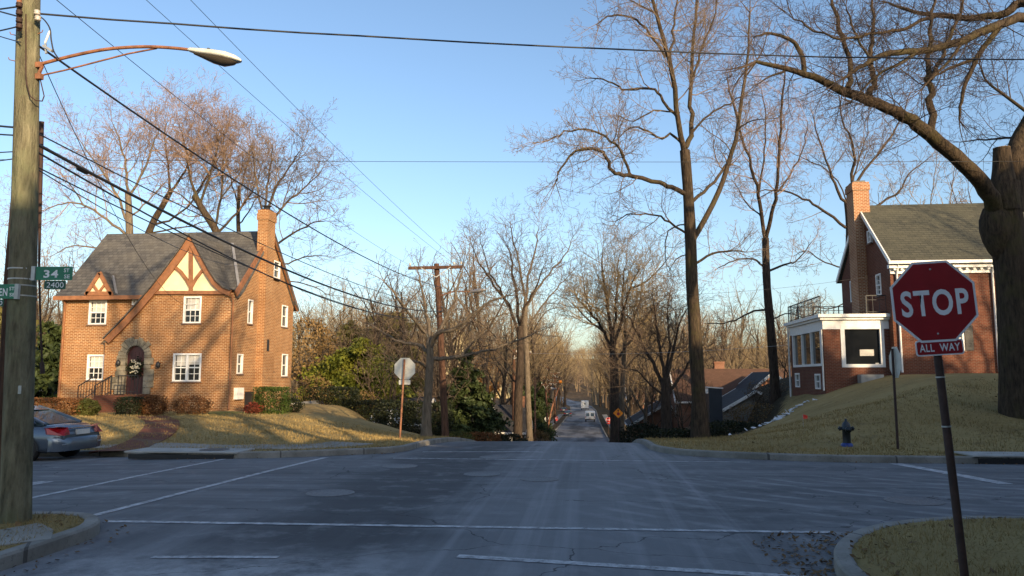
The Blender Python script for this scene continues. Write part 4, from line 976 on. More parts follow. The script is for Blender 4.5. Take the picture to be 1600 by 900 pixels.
# ---- the tall tulip tree right of the road
drawn_tree('tallest bare tree with a straight trunk and one long drooping limb to the left', 38, ([(1094,652,0),(1088,560,0),(1085,500,0),(1081,440,0),(1079,373,0),(1075,298,0),(1070,235,0)], 0.352, .25), [
 ([(1070,238),(1062,202),(1049,107),(1033,48),(1017,-10),(1005,-80)], 0.152, .05, 3.1, 1.1),
 ([(1070,232),(1081,208),(1078,160),(1084,80),(1089,0),(1098,-90)], 0.144, .05, 3.1, 1.1),
 ([(1084,372,0),(1118,309,.6),(1140,250,1.2),(1153,197,1.6),(1161,139,2),(1169,80,2.4),(1172,20,2.6)], 0.152, .04, 2.9, 1.0),
 ([(1078,318),(1112,288),(1136,256)], 0.096, .06, 1.8),
 ([(1074,305,0),(1050,294,-.5),(1022,282,-1),(980,274,-1.6),(960,271,-1.9),(948,248,-2.1),(935,234,-2.3),(900,237,-2.6),(879,258,-2.8),(868,285,-2.9)], 0.128, .03, 2.6, 1.5, .3),
 ([(984,275,-1.5),(972,240,-1.9),(953,218,-2.4),(927,205,-2.8),(889,204,-3.2),(860,218,-3.4)], 0.072, .025, 2.4, 1.6, .15),
 ([(1066,226),(1049,210),(1033,216),(1006,201),(985,200),(966,216)], 0.072, .025, 2.2, 1.2),
 ([(1060,185),(1033,152),(1017,138),(974,140),(948,125),(918,122)], 0.080, .025, 2.4, 1.3),
 ([(1062,176),(1022,173),(990,189),(966,181)], 0.048, .02, 1.9, 1.1),
 ([(1078,368),(1049,349),(1022,336),(985,336),(962,346)], 0.064, .02, 2.3, 1.3),
 ([(1076,350),(1049,357),(1039,381),(1041,412)], 0.040, .02, 1.6, 1.1),
 ([(1085,412),(1113,397),(1136,392),(1165,394)], 0.072, .025, 2.3, 1.2),
 ([(1078,212),(1108,178),(1140,162),(1160,150)], 0.064, .025, 2.4, 1.2),
 ([(1040,90),(1017,53),(990,29),(953,24),(932,38)], 0.072, .025, 2.4, 1.2),
 ([(1150,205),(1170,190),(1195,186)], 0.048, .02, 1.6), ([(1084,120),(1100,70),(1118,20),(1126,-30)], 0.064, .025, 2.4, 1.2),
 ([(1045,100),(1052,50),(1058,0),(1060,-50)], 0.072, .03, 2.4, 1.2), ([(1024,20),(985,0),(960,-20)], 0.048, .02, 2.4, 1.2),
 ([(1080,395),(1058,404),(1044,425)], 0.032, .015, 1.2), ([(1164,120),(1186,90),(1200,50)], 0.048, .02, 2.2, 1.2),
], 11, 'bark_moss', 'twig', limb_parts=True, base_z=None, grow=dict(space=(.42,.27,.2,.17), fine=4))
# ---- second tree, nearer the sunroom
drawn_tree('slender bare tree with dark trunk left of the glazed sunroom', 48, ([(1212,620,0),(1208,560,0),(1203,500,0),(1198,440,0),(1196,372,0)], 0.295, .22), [
 ([(1196,376),(1188,320),(1182,288),(1166,234),(1150,180),(1138,130)], 0.131, .03, 2.6, 1.2), ([(1197,372),(1206,335),(1214,298),(1220,224),(1222,160),(1228,100)], 0.139, .03, 2.6, 1.2),
 ([(1195,420),(1177,405),(1145,408),(1120,420)], 0.074, .02, 2.2, 1.2), ([(1199,424),(1225,413),(1245,408),(1268,378)], 0.082, .02, 2.2, 1.2),
 ([(1200,486),(1180,485),(1160,494),(1130,506),(1100,505)], 0.074, .02, 2.0, 1.0), ([(1196,372),(1190,340),(1168,320),(1150,290)], 0.066, .02, 2.2, 1.2),
 ([(1215,300),(1240,262),(1256,225),(1262,190)], 0.066, .02, 2.4, 1.2), ([(1186,300),(1192,250),(1196,190),(1190,140)], 0.074, .02, 2.4, 1.2), ([(1205,500),(1230,490),(1262,498)], 0.049, .02, 1.8),
], 12, 'bark_dark', 'twig_red', base_z=.3, grow=dict(space=(.45,.30,.22,.17), fine=4))
# ---- tree behind the right house
drawn_tree('spreading bare tree rising behind the chimney of the right house', 57, ([(1326,600,0),(1326,440,0),(1328,360,0),(1324,312,0)], 0.344, .26), [
 ([(1322,356),(1280,324),(1252,308),(1212,296),(1180,300)], 0.115, .03, 2.6, 1.2), ([(1322,320),(1308,296),(1296,264),(1280,224),(1270,180)], 0.123, .03, 2.8, 1.2),
 ([(1325,314),(1334,264),(1332,224),(1316,186),(1310,140)], 0.131, .03, 2.8, 1.2), ([(1328,310),(1350,268),(1384,224),(1408,186),(1420,150)], 0.123, .03, 2.8, 1.2),
 ([(1330,350),(1376,318),(1408,296),(1420,272),(1452,246)], 0.107, .03, 2.6, 1.2), ([(1326,420),(1290,410),(1262,392),(1240,400)], 0.066, .02, 2.2, 1.2), ([(1326,470),(1296,482),(1268,478)], 0.057, .02, 2.0, 1.2),
 ([(1325,318),(1300,272),(1262,250),(1240,240)], 0.057, .02, 2.4, 1.1), ([(1326,316),(1338,262),(1352,220),(1358,170)], 0.074, .02, 2.6, 1.2),
], 13, 'bark_dark', 'twig', base_z=1.0, grow=dict(space=(.5,.34,.24,.18), fine=4))
# ---- the big lopped tree at the right edge
drawn_tree('massive lopped tree trunk with one thick limb sweeping left over the lawn', 24, ([(1594,608,0),(1590,540,0),(1586,470,0),(1580,410,0),(1574,360,0),(1570,320,0),(1570,285,0)], .56, .46), [
 ([(1560,352,0),(1546,304,-.4),(1520,270,-.9),(1480,234,-1.4),(1440,201,-1.8),(1408,178,-2.1),(1360,158,-2.5),(1320,143,-2.8),(1280,124,-3.1),(1232,108,-3.4),(1180,96,-3.7)], .27, .04, 1.9, 1.1, .35),
 ([(1580,330,.1),(1584,285,.15),(1588,245,.2),(1602,205,.4),(1630,150,.3),(1655,80,0),(1664,20,-.4)], .36, .2, 2.0, .5),
 ([(1454,206),(1456,160),(1452,120),(1450,80),(1455,30),(1458,-30)], .13, .03, 1.9, 1.4), ([(1360,152),(1364,128),(1360,80),(1366,40),(1360,-20)], .11, .03, 1.7, 1.4),
 ([(1324,138),(1330,112),(1312,48),(1300,6),(1290,-40)], .10, .03, 1.7, 1.4), ([(1256,112),(1250,80),(1232,60),(1200,53),(1178,58)], .09, .02, 1.5, 1.4),
 ([(1660,60,0),(1600,28,-1),(1560,40,-1.6),(1500,65,-2.2),(1440,79,-2.8),(1385,84,-3.4),(1345,104,-3.8),(1318,122,-4)], .17, .03, 2.0, 1.5, .3),
 ([(1664,30,0),(1600,3,1),(1572,20,1.2),(1520,28,1.6),(1472,24,2),(1424,18,2.4),(1388,4,2.8)], .18, .03, 2.0, 1.5, .3),
 ([(1562,42,-1.6),(1528,88,-1.9),(1512,124,-2),(1502,160,-2.1),(1499,188,-2.1)], .09, .025, 1.5, 1.1), ([(1522,92),(1490,104),(1456,120)], .07, .02, 1.4, 1.2),
 ([(1440,79,-2.8),(1410,96,-3.2),(1372,118,-3.6),(1330,160,-4.2)], .06, .02, 1.6, 1.6), ([(1505,64,-2.2),(1478,100,-2.4),(1440,140,-3)], .05, .02, 1.5, 1.4),
 ([(1462,24,2.1),(1420,42,1.2),(1380,50,.4),(1330,60,0),(1280,52,0),(1240,30,0)], .07, .02, 1.8, 1.6), ([(1602,205,.4),(1580,215,1),(1540,218,1.6),(1500,222,2)], .05, .015, 1.7, 1.4),
 ([(1453,125,0),(1480,70,.8),(1500,20,1.2),(1512,-30,1.5)], .08, .02, 1.7, 1.3), ([(1612,180),(1570,150),(1545,130),(1530,100)], .06, .02, 1.8, 1.4), ([(1363,100,-.4),(1335,50,.2),(1322,10,.5)], .05, .02, 1.6, 1.4),
 ([(1232,108),(1206,118),(1186,130)], .05, .015, 1.4, 1.3),
], 14, 'bark_moss', 'twig_shade', limb_parts=True, base_z=None, flare=1.25, grow=dict(space=(.29,.2,.15,.12), up=(.04,.02,.0,.0), fine=4))
ltr = [o for o in col.objects if o.get('label','').startswith('massive lopped')][0]
st = Tubes(); a, b = at(1570,330,23.95), at(1565,231,23.9); st.add(smooth_line([a,(a+b)/2,b],6), np.array([.47,.46,.43,.36,.30,.27,.25])); so = link_obj('stub', st.mesh('stub', ltr.location), M['bark_moss'], ltr)
bb = at(1556,350,23.95); bu = MB(); bu.lathe(bb - Vector((0,0,.5)), [(.02,-.75),(.26,-.4),(.40,-.05),(.47,.3),(.46,.65),(.34,1.0),(.1,1.3)], 14); bu.build('burl', M['bark_moss'], ltr)
cm = MB(); cm.lathe(at(1565,231,23.9), [(.25,-.015),(.24,.0),(.12,.01),(0,.012)], 16); cm.build('sawn_face', plain('sawn_wood', (.34,.24,.14), .9, .3, 9), so)
# ---- small tree in front of the crossarm pole
drawn_tree('small bare tree with crooked limbs just left of the crossarm pole', 29.5, ([(666,681,0),(667,640,0),(670,600,0),(672,560,0),(672,540,0)], .19, .13), [
 ([(672,560,0),(690,560,.3),(720,556,.6),(750,550,.9),(790,540,1.2),(835,520,1.6)], .09, .02, 1.5, 1.3), ([(672,545,0),(686,520,-.4),(716,512,-.7),(738,492,-1),(770,470,-1.3),(800,462,-1.5)], .10, .02, 1.6, 1.4),
 ([(672,552,0),(655,540,.5),(630,535,1),(600,520,1.4),(575,505,1.8)], .08, .02, 1.6, 1.4), ([(670,545,0),(668,500,.3),(660,460,.5),(652,425,.6)], .09, .02, 1.5, 1.5), ([(674,540,0),(700,490,.6),(716,450,1),(722,420,1.2)], .08, .02, 1.5, 1.4),
 ([(668,575,0),(650,565,-.4),(628,568,-.8),(606,560,-1)], .05, .015, 1.2, 1.3), ([(665,520,0),(640,490,-.6),(618,460,-1),(600,440,-1.2)], .07, .02, 1.5, 1.5), ([(720,556,.6),(745,530,.6),(765,500,.4),(790,490,.2)], .05, .015, 1.4, 1.4),
], 15, 'bark_pale', 'twig', base_z=None, grow=dict(space=(.32,.22,.15)))
# ---- the two trunks left of the road downhill
drawn_tree('tall pale bare tree beside the road downhill, light grey trunk', 60, ([(828,690,0),(825,620,0),(823,560,0),(820,500,0),(822,470,0)], .25, .18), [
 ([(822,480),(838,455),(854,433),(882,399),(895,370)], .11, .02, 2.6, 1.4), ([(820,470),(815,440),(808,400),(800,370),(798,350)], .11, .02, 2.6, 1.4), ([(822,520),(845,480),(870,450),(890,430)], .09, .02, 2.4, 1.3), ([(821,475),(826,430),(838,385),(842,355)], .11, .02, 2.6, 1.4), ([(822,540),(836,520),(850,490),(868,480)], .06, .02, 2.0, 1.2)
], 16, 'bark_pale', 'twig', base_z=-3.6, grow=dict(space=(.42,.3,.2)))
drawn_tree('dark trunked bare tree with wide crown beside the road downhill', 58, ([(809,690,0),(810,620,0),(813,560,0),(813,510,0)], .36, .24), [
 ([(813,520),(807,464),(801,433),(798,402),(790,380)], .14, .02, 2.8, 1.4), ([(812,530),(795,480),(770,440),(748,410),(735,380)], .13, .02, 2.8, 1.4), ([(813,515),(820,480),(839,445),(850,415)], .12, .02, 2.6, 1.4), ([(811,560),(790,540),(768,520),(745,500)], .08, .02, 2.4, 1.3), ([(808,600),(795,585),(775,560),(765,520)], .08, .02, 2.0, 1.1),
 ([(795,480),(780,450),(762,420),(750,370)], .09, .02, 2.4, 1.3), ([(812,600),(800,575),(786,560),(770,545),(748,540)], .10, .02, 1.8, .8)
], 17, 'bark_dark', 'twig', base_z=-3.4, grow=dict(space=(.45,.3,.2)))
# ---- right of the road downhill
drawn_tree('bare street tree carrying the crown over the road, right kerb of the hill', 60, ([(962,690,0),(961,640,0),(960,590,0),(958,550,0)], .42, .27), [
 ([(958,560),(945,520),(925,490),(905,470),(895,450)], .15, .02, 3.8, 1.7), ([(958,550),(952,500),(945,450),(940,410),(942,390)], .16, .02, 3.8, 1.7), ([(959,550),(970,500),(985,450),(1000,415)], .15, .02, 3.8, 1.7), ([(960,570),(985,530),(1015,490),(1040,460)], .13, .02, 3.5, 1.5), ([(957,540),(962,480),(965,430),(968,395)], .12, .02, 3.5, 1.5),
 ([(945,520),(920,500),(900,480),(890,470)], .09, .02, 3.2, 1.4), ([(985,450),(1010,440),(1030,420),(1048,400)], .08, .02, 3.2, 1.5), ([(925,490),(915,460),(910,430)], .07, .02, 3.0, 1.4)
], 18, 'bark_dark', 'twig_tan', base_z=-3.5, grow=dict(space=(.45,.3,.2)))
drawn_tree('thinner bare tree close beside the street tree with the diamond sign', 62, ([(972,690,0),(972,620,0),(975,560,0),(978,500,0)], .22, .14), [
 ([(976,540),(990,500),(1002,460),(1006,420)], .09, .02, 3.2, 1.5), ([(978,505),(972,460),(976,420),(980,390)], .09, .02, 3.2, 1.5), ([(974,580),(990,560),(1012,545),(1030,520)], .07, .02, 3.0, 1.4)
], 19, 'bark_pale', 'twig_tan', base_z=-3.5, grow=dict(space=(.45,.3,.2)))
drawn_tree('dark multi limbed bare tree on the bank left of the tallest trunk', 54, ([(1042,672,0),(1041,640,0),(1040,610,0),(1040,590,0)], .40, .26), [
 ([(1040,610),(1022,570),(1000,530),(985,500),(970,480)], .15, .02, 3.2, 1.5), ([(1040,595),(1032,550),(1026,510),(1020,470)], .14, .02, 3.2, 1.5), ([(1041,600),(1052,550),(1060,510),(1075,480)], .14, .02, 3.2, 1.5), ([(1042,620),(1062,590),(1080,560),(1098,540)], .12, .02, 3.0, 1.4), ([(1040,620),(1015,600),(995,580),(975,575)], .09, .02, 2.7, 1.4), ([(1040,590),(1045,540),(1043,490),(1046,460)], .11, .02, 3.2, 1.5)
], 20, 'bark_dark', 'twig_dark', base_z=None, grow=dict(space=(.42,.3,.2)))
# ---- behind the house on the left
LB = [('bare tree with pale straight trunk behind the left end of the house roof', 52, ([(203,600,0),(203,420,0),(202,350,0),(200,300,0)], 0.296, .2), [
 ([(203,372),(170,345),(130,320),(95,318),(70,330)], 0.101, .02, 3.8, 1.4), ([(202,350),(180,300),(150,255),(125,220)], 0.101, .02, 3.9, 1.5), ([(200,305),(196,260),(185,215),(175,190)], 0.101, .02, 3.9, 1.5), ([(201,310),(225,265),(240,225),(250,200)], 0.094, .02, 3.8, 1.4), ([(203,400),(160,390),(115,385),(80,400)], 0.078, .02, 2.8, 1.4), ([(203,340),(235,310),(262,280)], 0.070, .02, 2.6, 1.3), ([(130,320),(110,290),(95,270)], 0.055, .02, 2.4, 1.3), ([(202,430),(150,430),(100,425),(66,440)], 0.055, .02, 2.4, 1.3)], 31, 'bark_pale', 'twig_red'),
 ('leaning bare tree with crooked limbs behind the front gable', 55, ([(222,600,0),(228,400,0),(236,355,0),(255,320,0),(268,296,0)], 0.281, .18), [
 ([(262,305),(285,275),(300,240),(310,205)], 0.101, .02, 3.9, 1.5), ([(240,350),(275,340),(310,300),(335,255)], 0.094, .02, 3.9, 1.5), ([(266,300),(262,255),(256,220),(262,190)], 0.094, .02, 3.9, 1.5), ([(300,310),(320,280),(345,240),(350,205)], 0.062, .02, 2.8, 1.4), ([(232,365),(280,355),(320,345),(340,310)], 0.070, .02, 2.6, 1.4)], 32, 'bark_moss', 'twig_red'),
 ('broad bare tree with twisted dark limbs behind the house chimney side', 53, ([(348,600,0),(345,400,0),(338,362,0),(318,330,0),(304,305,0)], 0.328, .2), [
 ([(336,360),(345,310),(350,260),(345,210)], 0.101, .02, 3.9, 1.5), ([(308,310),(295,270),(290,230),(280,195)], 0.101, .02, 3.9, 1.5), ([(312,320),(330,270),(340,225),(335,195)], 0.094, .02, 3.9, 1.5), ([(340,365),(372,330),(398,290),(410,255)], 0.094, .02, 3.9, 1.5), ([(318,332),(300,320),(275,300),(250,290)], 0.070, .02, 2.6, 1.3), ([(345,310),(375,270),(380,230)], 0.062, .02, 2.8, 1.4)], 33, 'bark_moss', 'twig_red'),
 ('slim upright bare tree between the broad tree and the chimney', 58, ([(374,600,0),(374,400,0),(372,340,0),(374,290,0)], 0.203, .12), [
 ([(373,320),(360,280),(352,240),(350,215)], 0.070, .02, 2.6, 1.4), ([(374,300),(385,260),(392,230),(390,205)], 0.070, .02, 2.6, 1.4), ([(373,350),(395,320),(412,280)], 0.062, .02, 2.6, 1.3)], 34, 'bark', 'twig_red'),
 ('fan shaped bare tree behind the chimney and right gable of the house', 51, ([(420,600,0),(420,420,0),(416,360,0),(412,330,0)], 0.281, .2), [
 ([(414,350),(405,310),(398,265),(395,230)], 0.094, .02, 2.8, 1.4), ([(413,340),(430,295),(452,260),(470,235)], 0.101, .02, 3.8, 1.4), ([(416,360),(445,320),(480,290),(505,262)], 0.094, .02, 3.8, 1.4), ([(418,390),(450,370),(485,350),(510,345)], 0.086, .02, 2.8, 1.4), ([(419,420),(450,410),(485,400),(515,402)], 0.070, .02, 2.6, 1.4), ([(413,335),(418,290),(425,250),(424,225)], 0.086, .02, 2.8, 1.4), ([(420,440),(455,440),(490,448),(512,460)], 0.055, .02, 2.2, 1.3)], 35, 'bark', 'twig')]
for lab, D, tk, lb, sd_, bk_, tw_ in LB: drawn_tree(lab, D, tk, lb, sd_, bk_, tw_, base_z=-1.5, grow=dict(space=(.52,.33,.24,.19), fine=4))

# ---- evergreens and thicket right of the left house
def put_conifer(px, py_top, D, r, *a, base=None, **k):
    t = at(px, py_top, D); z = Hf(t.x, t.y) if base is None else base; return make_conifer(a[0], t.z - z, r, loc=(t.x, t.y, z), **k)
put_conifer(732, 548, 50, 2.7, 41, label='dark green conifer behind the crossarm pole', n=20000, size=.19)
put_conifer(560, 535, 62, 4.2, 42, leaf='conifer_gold', label='rounded yellowish green evergreen tree beyond the lawn', n=30000, size=.2, shape=.55, top=.25)
put_conifer(598, 556, 66, 3.2, 43, leaf='conifer', label='dark evergreen tree between the golden evergreen and the stop sign', n=18000, size=.2, shape=.6, top=.25)
put_conifer(550, 505, 84, 3.2, 44, leaf='olive', label='tall olive green tree behind the golden evergreen', n=24000, size=.24, shape=.6, top=.2)
put_conifer(607, 490, 88, 4.0, 45, leaf='olive', label='broad olive tree behind the back of the stop sign', n=24000, size=.24, shape=.45, top=.25)
put_conifer(500, 512, 98, 1.8, 46, leaf='conifer', label='narrow dark conifer beyond the corner of the brick house', n=8000, size=.34)
put_conifer(826, 606, 84, 2.3, 47, leaf='conifer', label='dark evergreen beside the leaning lamp pole down the hill', n=14000, size=.2, shape=.6, top=.2)
put_conifer(842, 598, 112, 1.8, 48, leaf='conifer', label='dark evergreen farther down beside the road', n=12000, size=.22, shape=.6, top=.2)
put_conifer(80, 505, 58, 3.4, 49, leaf='conifer', label='dark evergreen left of the brick house', n=8000, size=.34, shape=.7, top=.1)
put_conifer(22, 480, 75, 4.5, 50, leaf='olive', label='olive evergreen behind the big wooden pole', n=9000, size=.38, shape=.6, top=.2)
def bush_at(px, D, dims, *a, **k):
    t = at(px, 640, D); return make_bush(a[0], a[1], (t.x, t.y, Hf(t.x, t.y) - .03), dims, *a[2:], **k)
# leaves still hanging on a small tree
t = at(755, 600, 110); make_bush('russet_tree', 'small tree with russet leaves beyond the little brick house', (t.x, t.y, at(755,625,110).z), (5.5,5.5,7.5), 'rust_leaf', 60, n=3800, size=.34, cat='tree')
t = at(478, 545, 64); make_bush('russet_tree', 'tan leaved thicket behind the corner of the brick house', (t.x, t.y, at(478,600,64).z), (5.0,5.0,5.5), 'tan_leaf', 61, n=3000, size=.22, cat='tree')

# ---- shrubs round the left house
hd = dict(cat='hedge')
bush_at(424, 34.9, (1.5,1.1,1.22), 'hedge', 'square clipped green hedge at the right corner of the brick house', 'hedge', 70, n=7000, size=.06, boxy=.97, **hd)
bush_at(205, 33.4, (1.15,.9,.82), 'hedge', 'dark clipped box bush in front of the front door', 'hedge_dark', 71, n=3600, size=.07, boxy=.9, **hd)
bush_at(238, 33.5, (1.35,1.0,.95), 'shrub', 'brownish shrub right of the door between two hedges', 'hedge_brown', 72, n=2800, size=.07, twiggy=12)
bush_at(300, 34.0, (1.9,1.0,.85), 'shrub', 'low bare brown shrub under the double window', 'hedge_brown', 73, n=2400, size=.06, twiggy=25)
bush_at(135, 32.8, (1.1,.9,.75), 'shrub', 'rounded olive shrub at the foot of the front steps', 'shrub', 74, n=3000, size=.07)
bush_at(84, 32.8, (2.7,1.0,.78), 'hedge', 'clipped russet hedge at the left end of the house', 'hedge_brown', 75, n=6500, size=.065, boxy=.85, **hd)
bush_at(398, 34.4, (.9,.7,.55), 'shrub', 'little red leaved shrub left of the square green hedge', 'hedge_red', 76, n=1200, size=.07) if False else None
M['hedge_red'] = leafy('red_shrub_leaves', (.16,.03,.02), (.28,.07,.035), 2.0)
bush_at(397, 34.6, (.95,.7,.55), 'shrub', 'little red leaved shrub left of the square green hedge', 'hedge_red', 76, n=1300, size=.07, twiggy=8)
bush_at(455, 36.8, (1.2,.9,.7), 'shrub', 'dark low shrub right of the square green hedge', 'hedge_dark', 77, n=1600, size=.07)
# dark hedges beyond the lawn
bush_at(588, 52, (5.2,1.6,1.9), 'hedge', 'dark hedge left of the parked car beyond the lawn', 'hedge_dark', 80, n=7000, size=.12, boxy=.85, **hd)
bush_at(646, 46, (4.6,1.5,1.9), 'hedge', 'dark hedge behind the small crooked tree', 'hedge_dark', 81, n=7000, size=.12, boxy=.85, **hd)
bush_at(520, 52, (3.4,1.6,1.4), 'hedge', 'low dark hedge at the far edge of the sunlit lawn', 'hedge_dark', 82, n=4000, size=.12, boxy=.85, **hd)
bush_at(748, 47, (2.6,1.4,1.0), 'hedge', 'russet hedge beside the foot of the dark conifer', 'hedge_brown', 83, n=3500, size=.09, boxy=.8, **hd)
bush_at(718, 44, (1.6,1.1,.8), 'shrub', 'scrubby bush just right of the crossarm pole', 'shrub', 84, n=1800, size=.08, twiggy=15)
bush_at(796, 52, (2.6,1.6,1.2), 'shrub', 'dark bush at the foot of the dark trunked tree', 'hedge_dark', 85, n=3000, size=.11)
bush_at(775, 55, (2.2,1.6,1.2), 'shrub', 'dark bush before the little brick house', 'hedge_dark', 86, n=2600, size=.11)
bush_at(1003, 57, (3.5,2.5,2.2), 'shrub', 'dark rounded shrub before the small house with purplish roof', 'hedge_dark', 87, n=4200, size=.13)
bush_at(1055, 44, (4.5,2.0,1.2), 'shrub', 'dark evergreen undergrowth at the foot of the tallest trunk', 'hedge_dark', 88, n=4500, size=.12)
bush_at(1140, 42, (4.0,2.2,.9), 'shrub', 'low dark shrubs on the bank below the glazed sunroom', 'hedge_dark', 89, n=4000, size=.11)
for k, (px, D, w_, h_) in enumerate(((1022,62,3.0,1.6),(1085,50,3.2,1.5),(1120,52,3.0,1.3),(1150,50,3.4,1.5),(1182,46,3.4,1.5),(1160,54,4.0,2.0),(1135,56,3.0,2.0),(1200,50,3.0,1.6),(700,52,2.4,1.8),(760,60,3.0,1.6),(560,54,3.0,1.6),(530,58,3.4,2.4),(490,52,2.6,2.2),(985,64,2.6,1.8),(840,66,2.2,1.6))):
    bush_at(px, D, (w_, 1.8, h_), 'shrub', 'leafless brown brush on the slope among other brush', 'twig' if k % 2 else 'tan_leaf', 120+k, n=1500, size=.09, twiggy=50, group='brush on the slopes')
# ---- woodland trees: each an individual, five kinds
proto = [make_tree(201, 15, 6.5, .25, .27, scaffolds=7, barkm='bark', twigm='twig_tan', space=(.55,.42,.28), tip=.02, rmin=.016),
         make_tree(202, 17, 6.0, .3, .30, scaffolds=7, barkm='bark_dark', twigm='twig', space=(.55,.42,.28), upright=.7, tip=.02, rmin=.016),
         make_tree(203, 12, 5.5, .2, .2, scaffolds=7, barkm='bark', twigm='twig_dark', space=(.52,.4,.27), stems=2),
         make_tree(204, 18, 7.5, .25, .33, scaffolds=8, barkm='bark_pale', twigm='twig_tan', space=(.6,.45,.3), tip=.02, rmin=.016),
         make_tree(205, 9, 3.5, .15, .12, scaffolds=6, barkm='bark', twigm='twig', space=(.45,.32,.22), stems=3, upright=.8, tip=.016, rmin=.012)]
KIND = ['bushy tan', 'upright brown', 'twin stemmed', 'wide pale', 'small many stemmed']
used = set(); wr_ = random.Random(99)
def wood(k, px, py_top, D, place, dx=0.0):
    py_top -= 26 if px < 880 else 14
    t = at(px, py_top, D)
    while float(dist(t.x, t.y)) < 2.0: px += 12 if t.x > float(xc(t.y)) else -12; t = at(px, py_top, D)
    z = Hf(t.x, t.y) - .1; h = (15,17,12,18,9)[k]; s = max(.35, (t.z - z)/(h*.93))
    o = proto[k] if k not in used else copy_tree(proto[k]); used.add(k)
    o.location = (t.x, t.y, z); o.rotation_euler = (0,0,wr_.uniform(0,6.28)); w = min(1.5, max(.75, s))
    o.scale = (w, w, s); tag(o, '%s bare tree %s' % (KIND[k], place), 'tree', 'bare trees in the wooded valley'); return o
near = [(2,600,455,70,'behind the back of the stop sign'), (1,640,440,74,'just left of the crossarm pole'), (0,575,470,82,'above the golden evergreen'), (4,700,470,62,'just right of the crossarm pole'), (0,720,425,76,'behind the dark conifer'), (1,760,405,84,'rising over the little brick house'),
        (3,745,440,98,'deep behind the dark conifer'), (4,690,520,48,'low between pole and conifer'), (2,505,500,84,'beyond the corner of the brick house'), (0,478,505,74,'hugging the right gable of the brick house'), (4,525,520,70,'in the thicket beyond the sunlit lawn'), (3,545,480,110,'far behind the olive tree'),
        (1,625,500,95,'in the gap behind the stop sign pole'), (4,612,540,58,'with a thin leaning stem behind the stop sign'), (0,850,500,108,'left of the road where it levels out'), (1,862,520,122,'left of the road before the parked car'), (3,838,490,140,'left of the road behind the pale trunk'),
        (0,930,515,112,'right of the road before the white van'), (3,985,490,120,'right of the road behind the diamond sign'), (0,918,530,150,'right of the road beside the white van'), (1,1000,480,95,'behind the small house with purplish roof'), (3,1030,470,110,'above the small house with purplish roof'), (2,1065,500,76,'behind the tallest trunk'),
        (0,1085,510,120,'beyond the tallest trunk'), (1,1120,490,100,'above the reddish brown roof'), (3,1150,480,130,'far above the reddish brown roof'), (0,1180,500,115,'left of the slender dark trunk'), (2,1235,480,90,'below the balcony railing'), (1,1255,470,120,'beyond the balcony railing'), (4,1225,540,62,'low on the bank below the sunroom'),
        (3,40,420,95,'far behind the big wooden pole'), (1,75,440,80,'left of the brick house'), (0,15,400,110,'at the left edge behind the big pole'), (2,60,470,64,'low beyond the russet hedge'), (1,110,430,105,'over the left end of the house roof'),
        (3,1470,300,95,'far behind the right house roof'), (1,1520,310,85,'over the ridge of the right house'), (0,1380,330,100,'right of the right house chimney'), (1,890,540,190,'left of the road on the valley floor'), (0,945,540,185,'right of the road on the valley floor'),
        (3,870,525,175,'over the parked car on the left'), (1,905,545,240,'at the bend where the road climbs'), (0,925,545,260,'right of the bend where the road climbs'), (2,880,560,230,'left of the bend where the road climbs'), (4,1062,560,66,'low beside the tallest trunk'), (4,1020,560,70,'low beside the small house with purplish roof')]
for i, D in enumerate((74,82,90,98,106,116,126,138,150,164,180,198,215,235,258,285)):
    for s in (-1, 1):
        base = (float(xc(D)) + s*(float(hw(D)) + (3.2 + (i*37 % 5)*.9))); e = Vector((base, D, 0)); X = e.x*CY + e.y*SY; Dd = -e.x*SY + e.y*CY
        near.append(((0,1,3,0,2)[(i + (s > 0)*2) % 5], 800 + FPX*X/Dd, 520 + (i*53 % 7)*5 + max(0, D-150)*.12, Dd, 'leaning over the hill road among many'))
for a in near: wood(*a)
rows = {}
for i in range(215):
    D = wr_.uniform(85, 300); px = wr_.choice([wr_.uniform(440, 850), wr_.uniform(945, 1310), wr_.uniform(-30, 100)]); k = wr_.choice([0,0,1,3,3,2])
    wood(k, px, 590 - wr_.uniform(50,105) + max(0,(D-120))*.12, D, 'among the leafless woods across the valley')
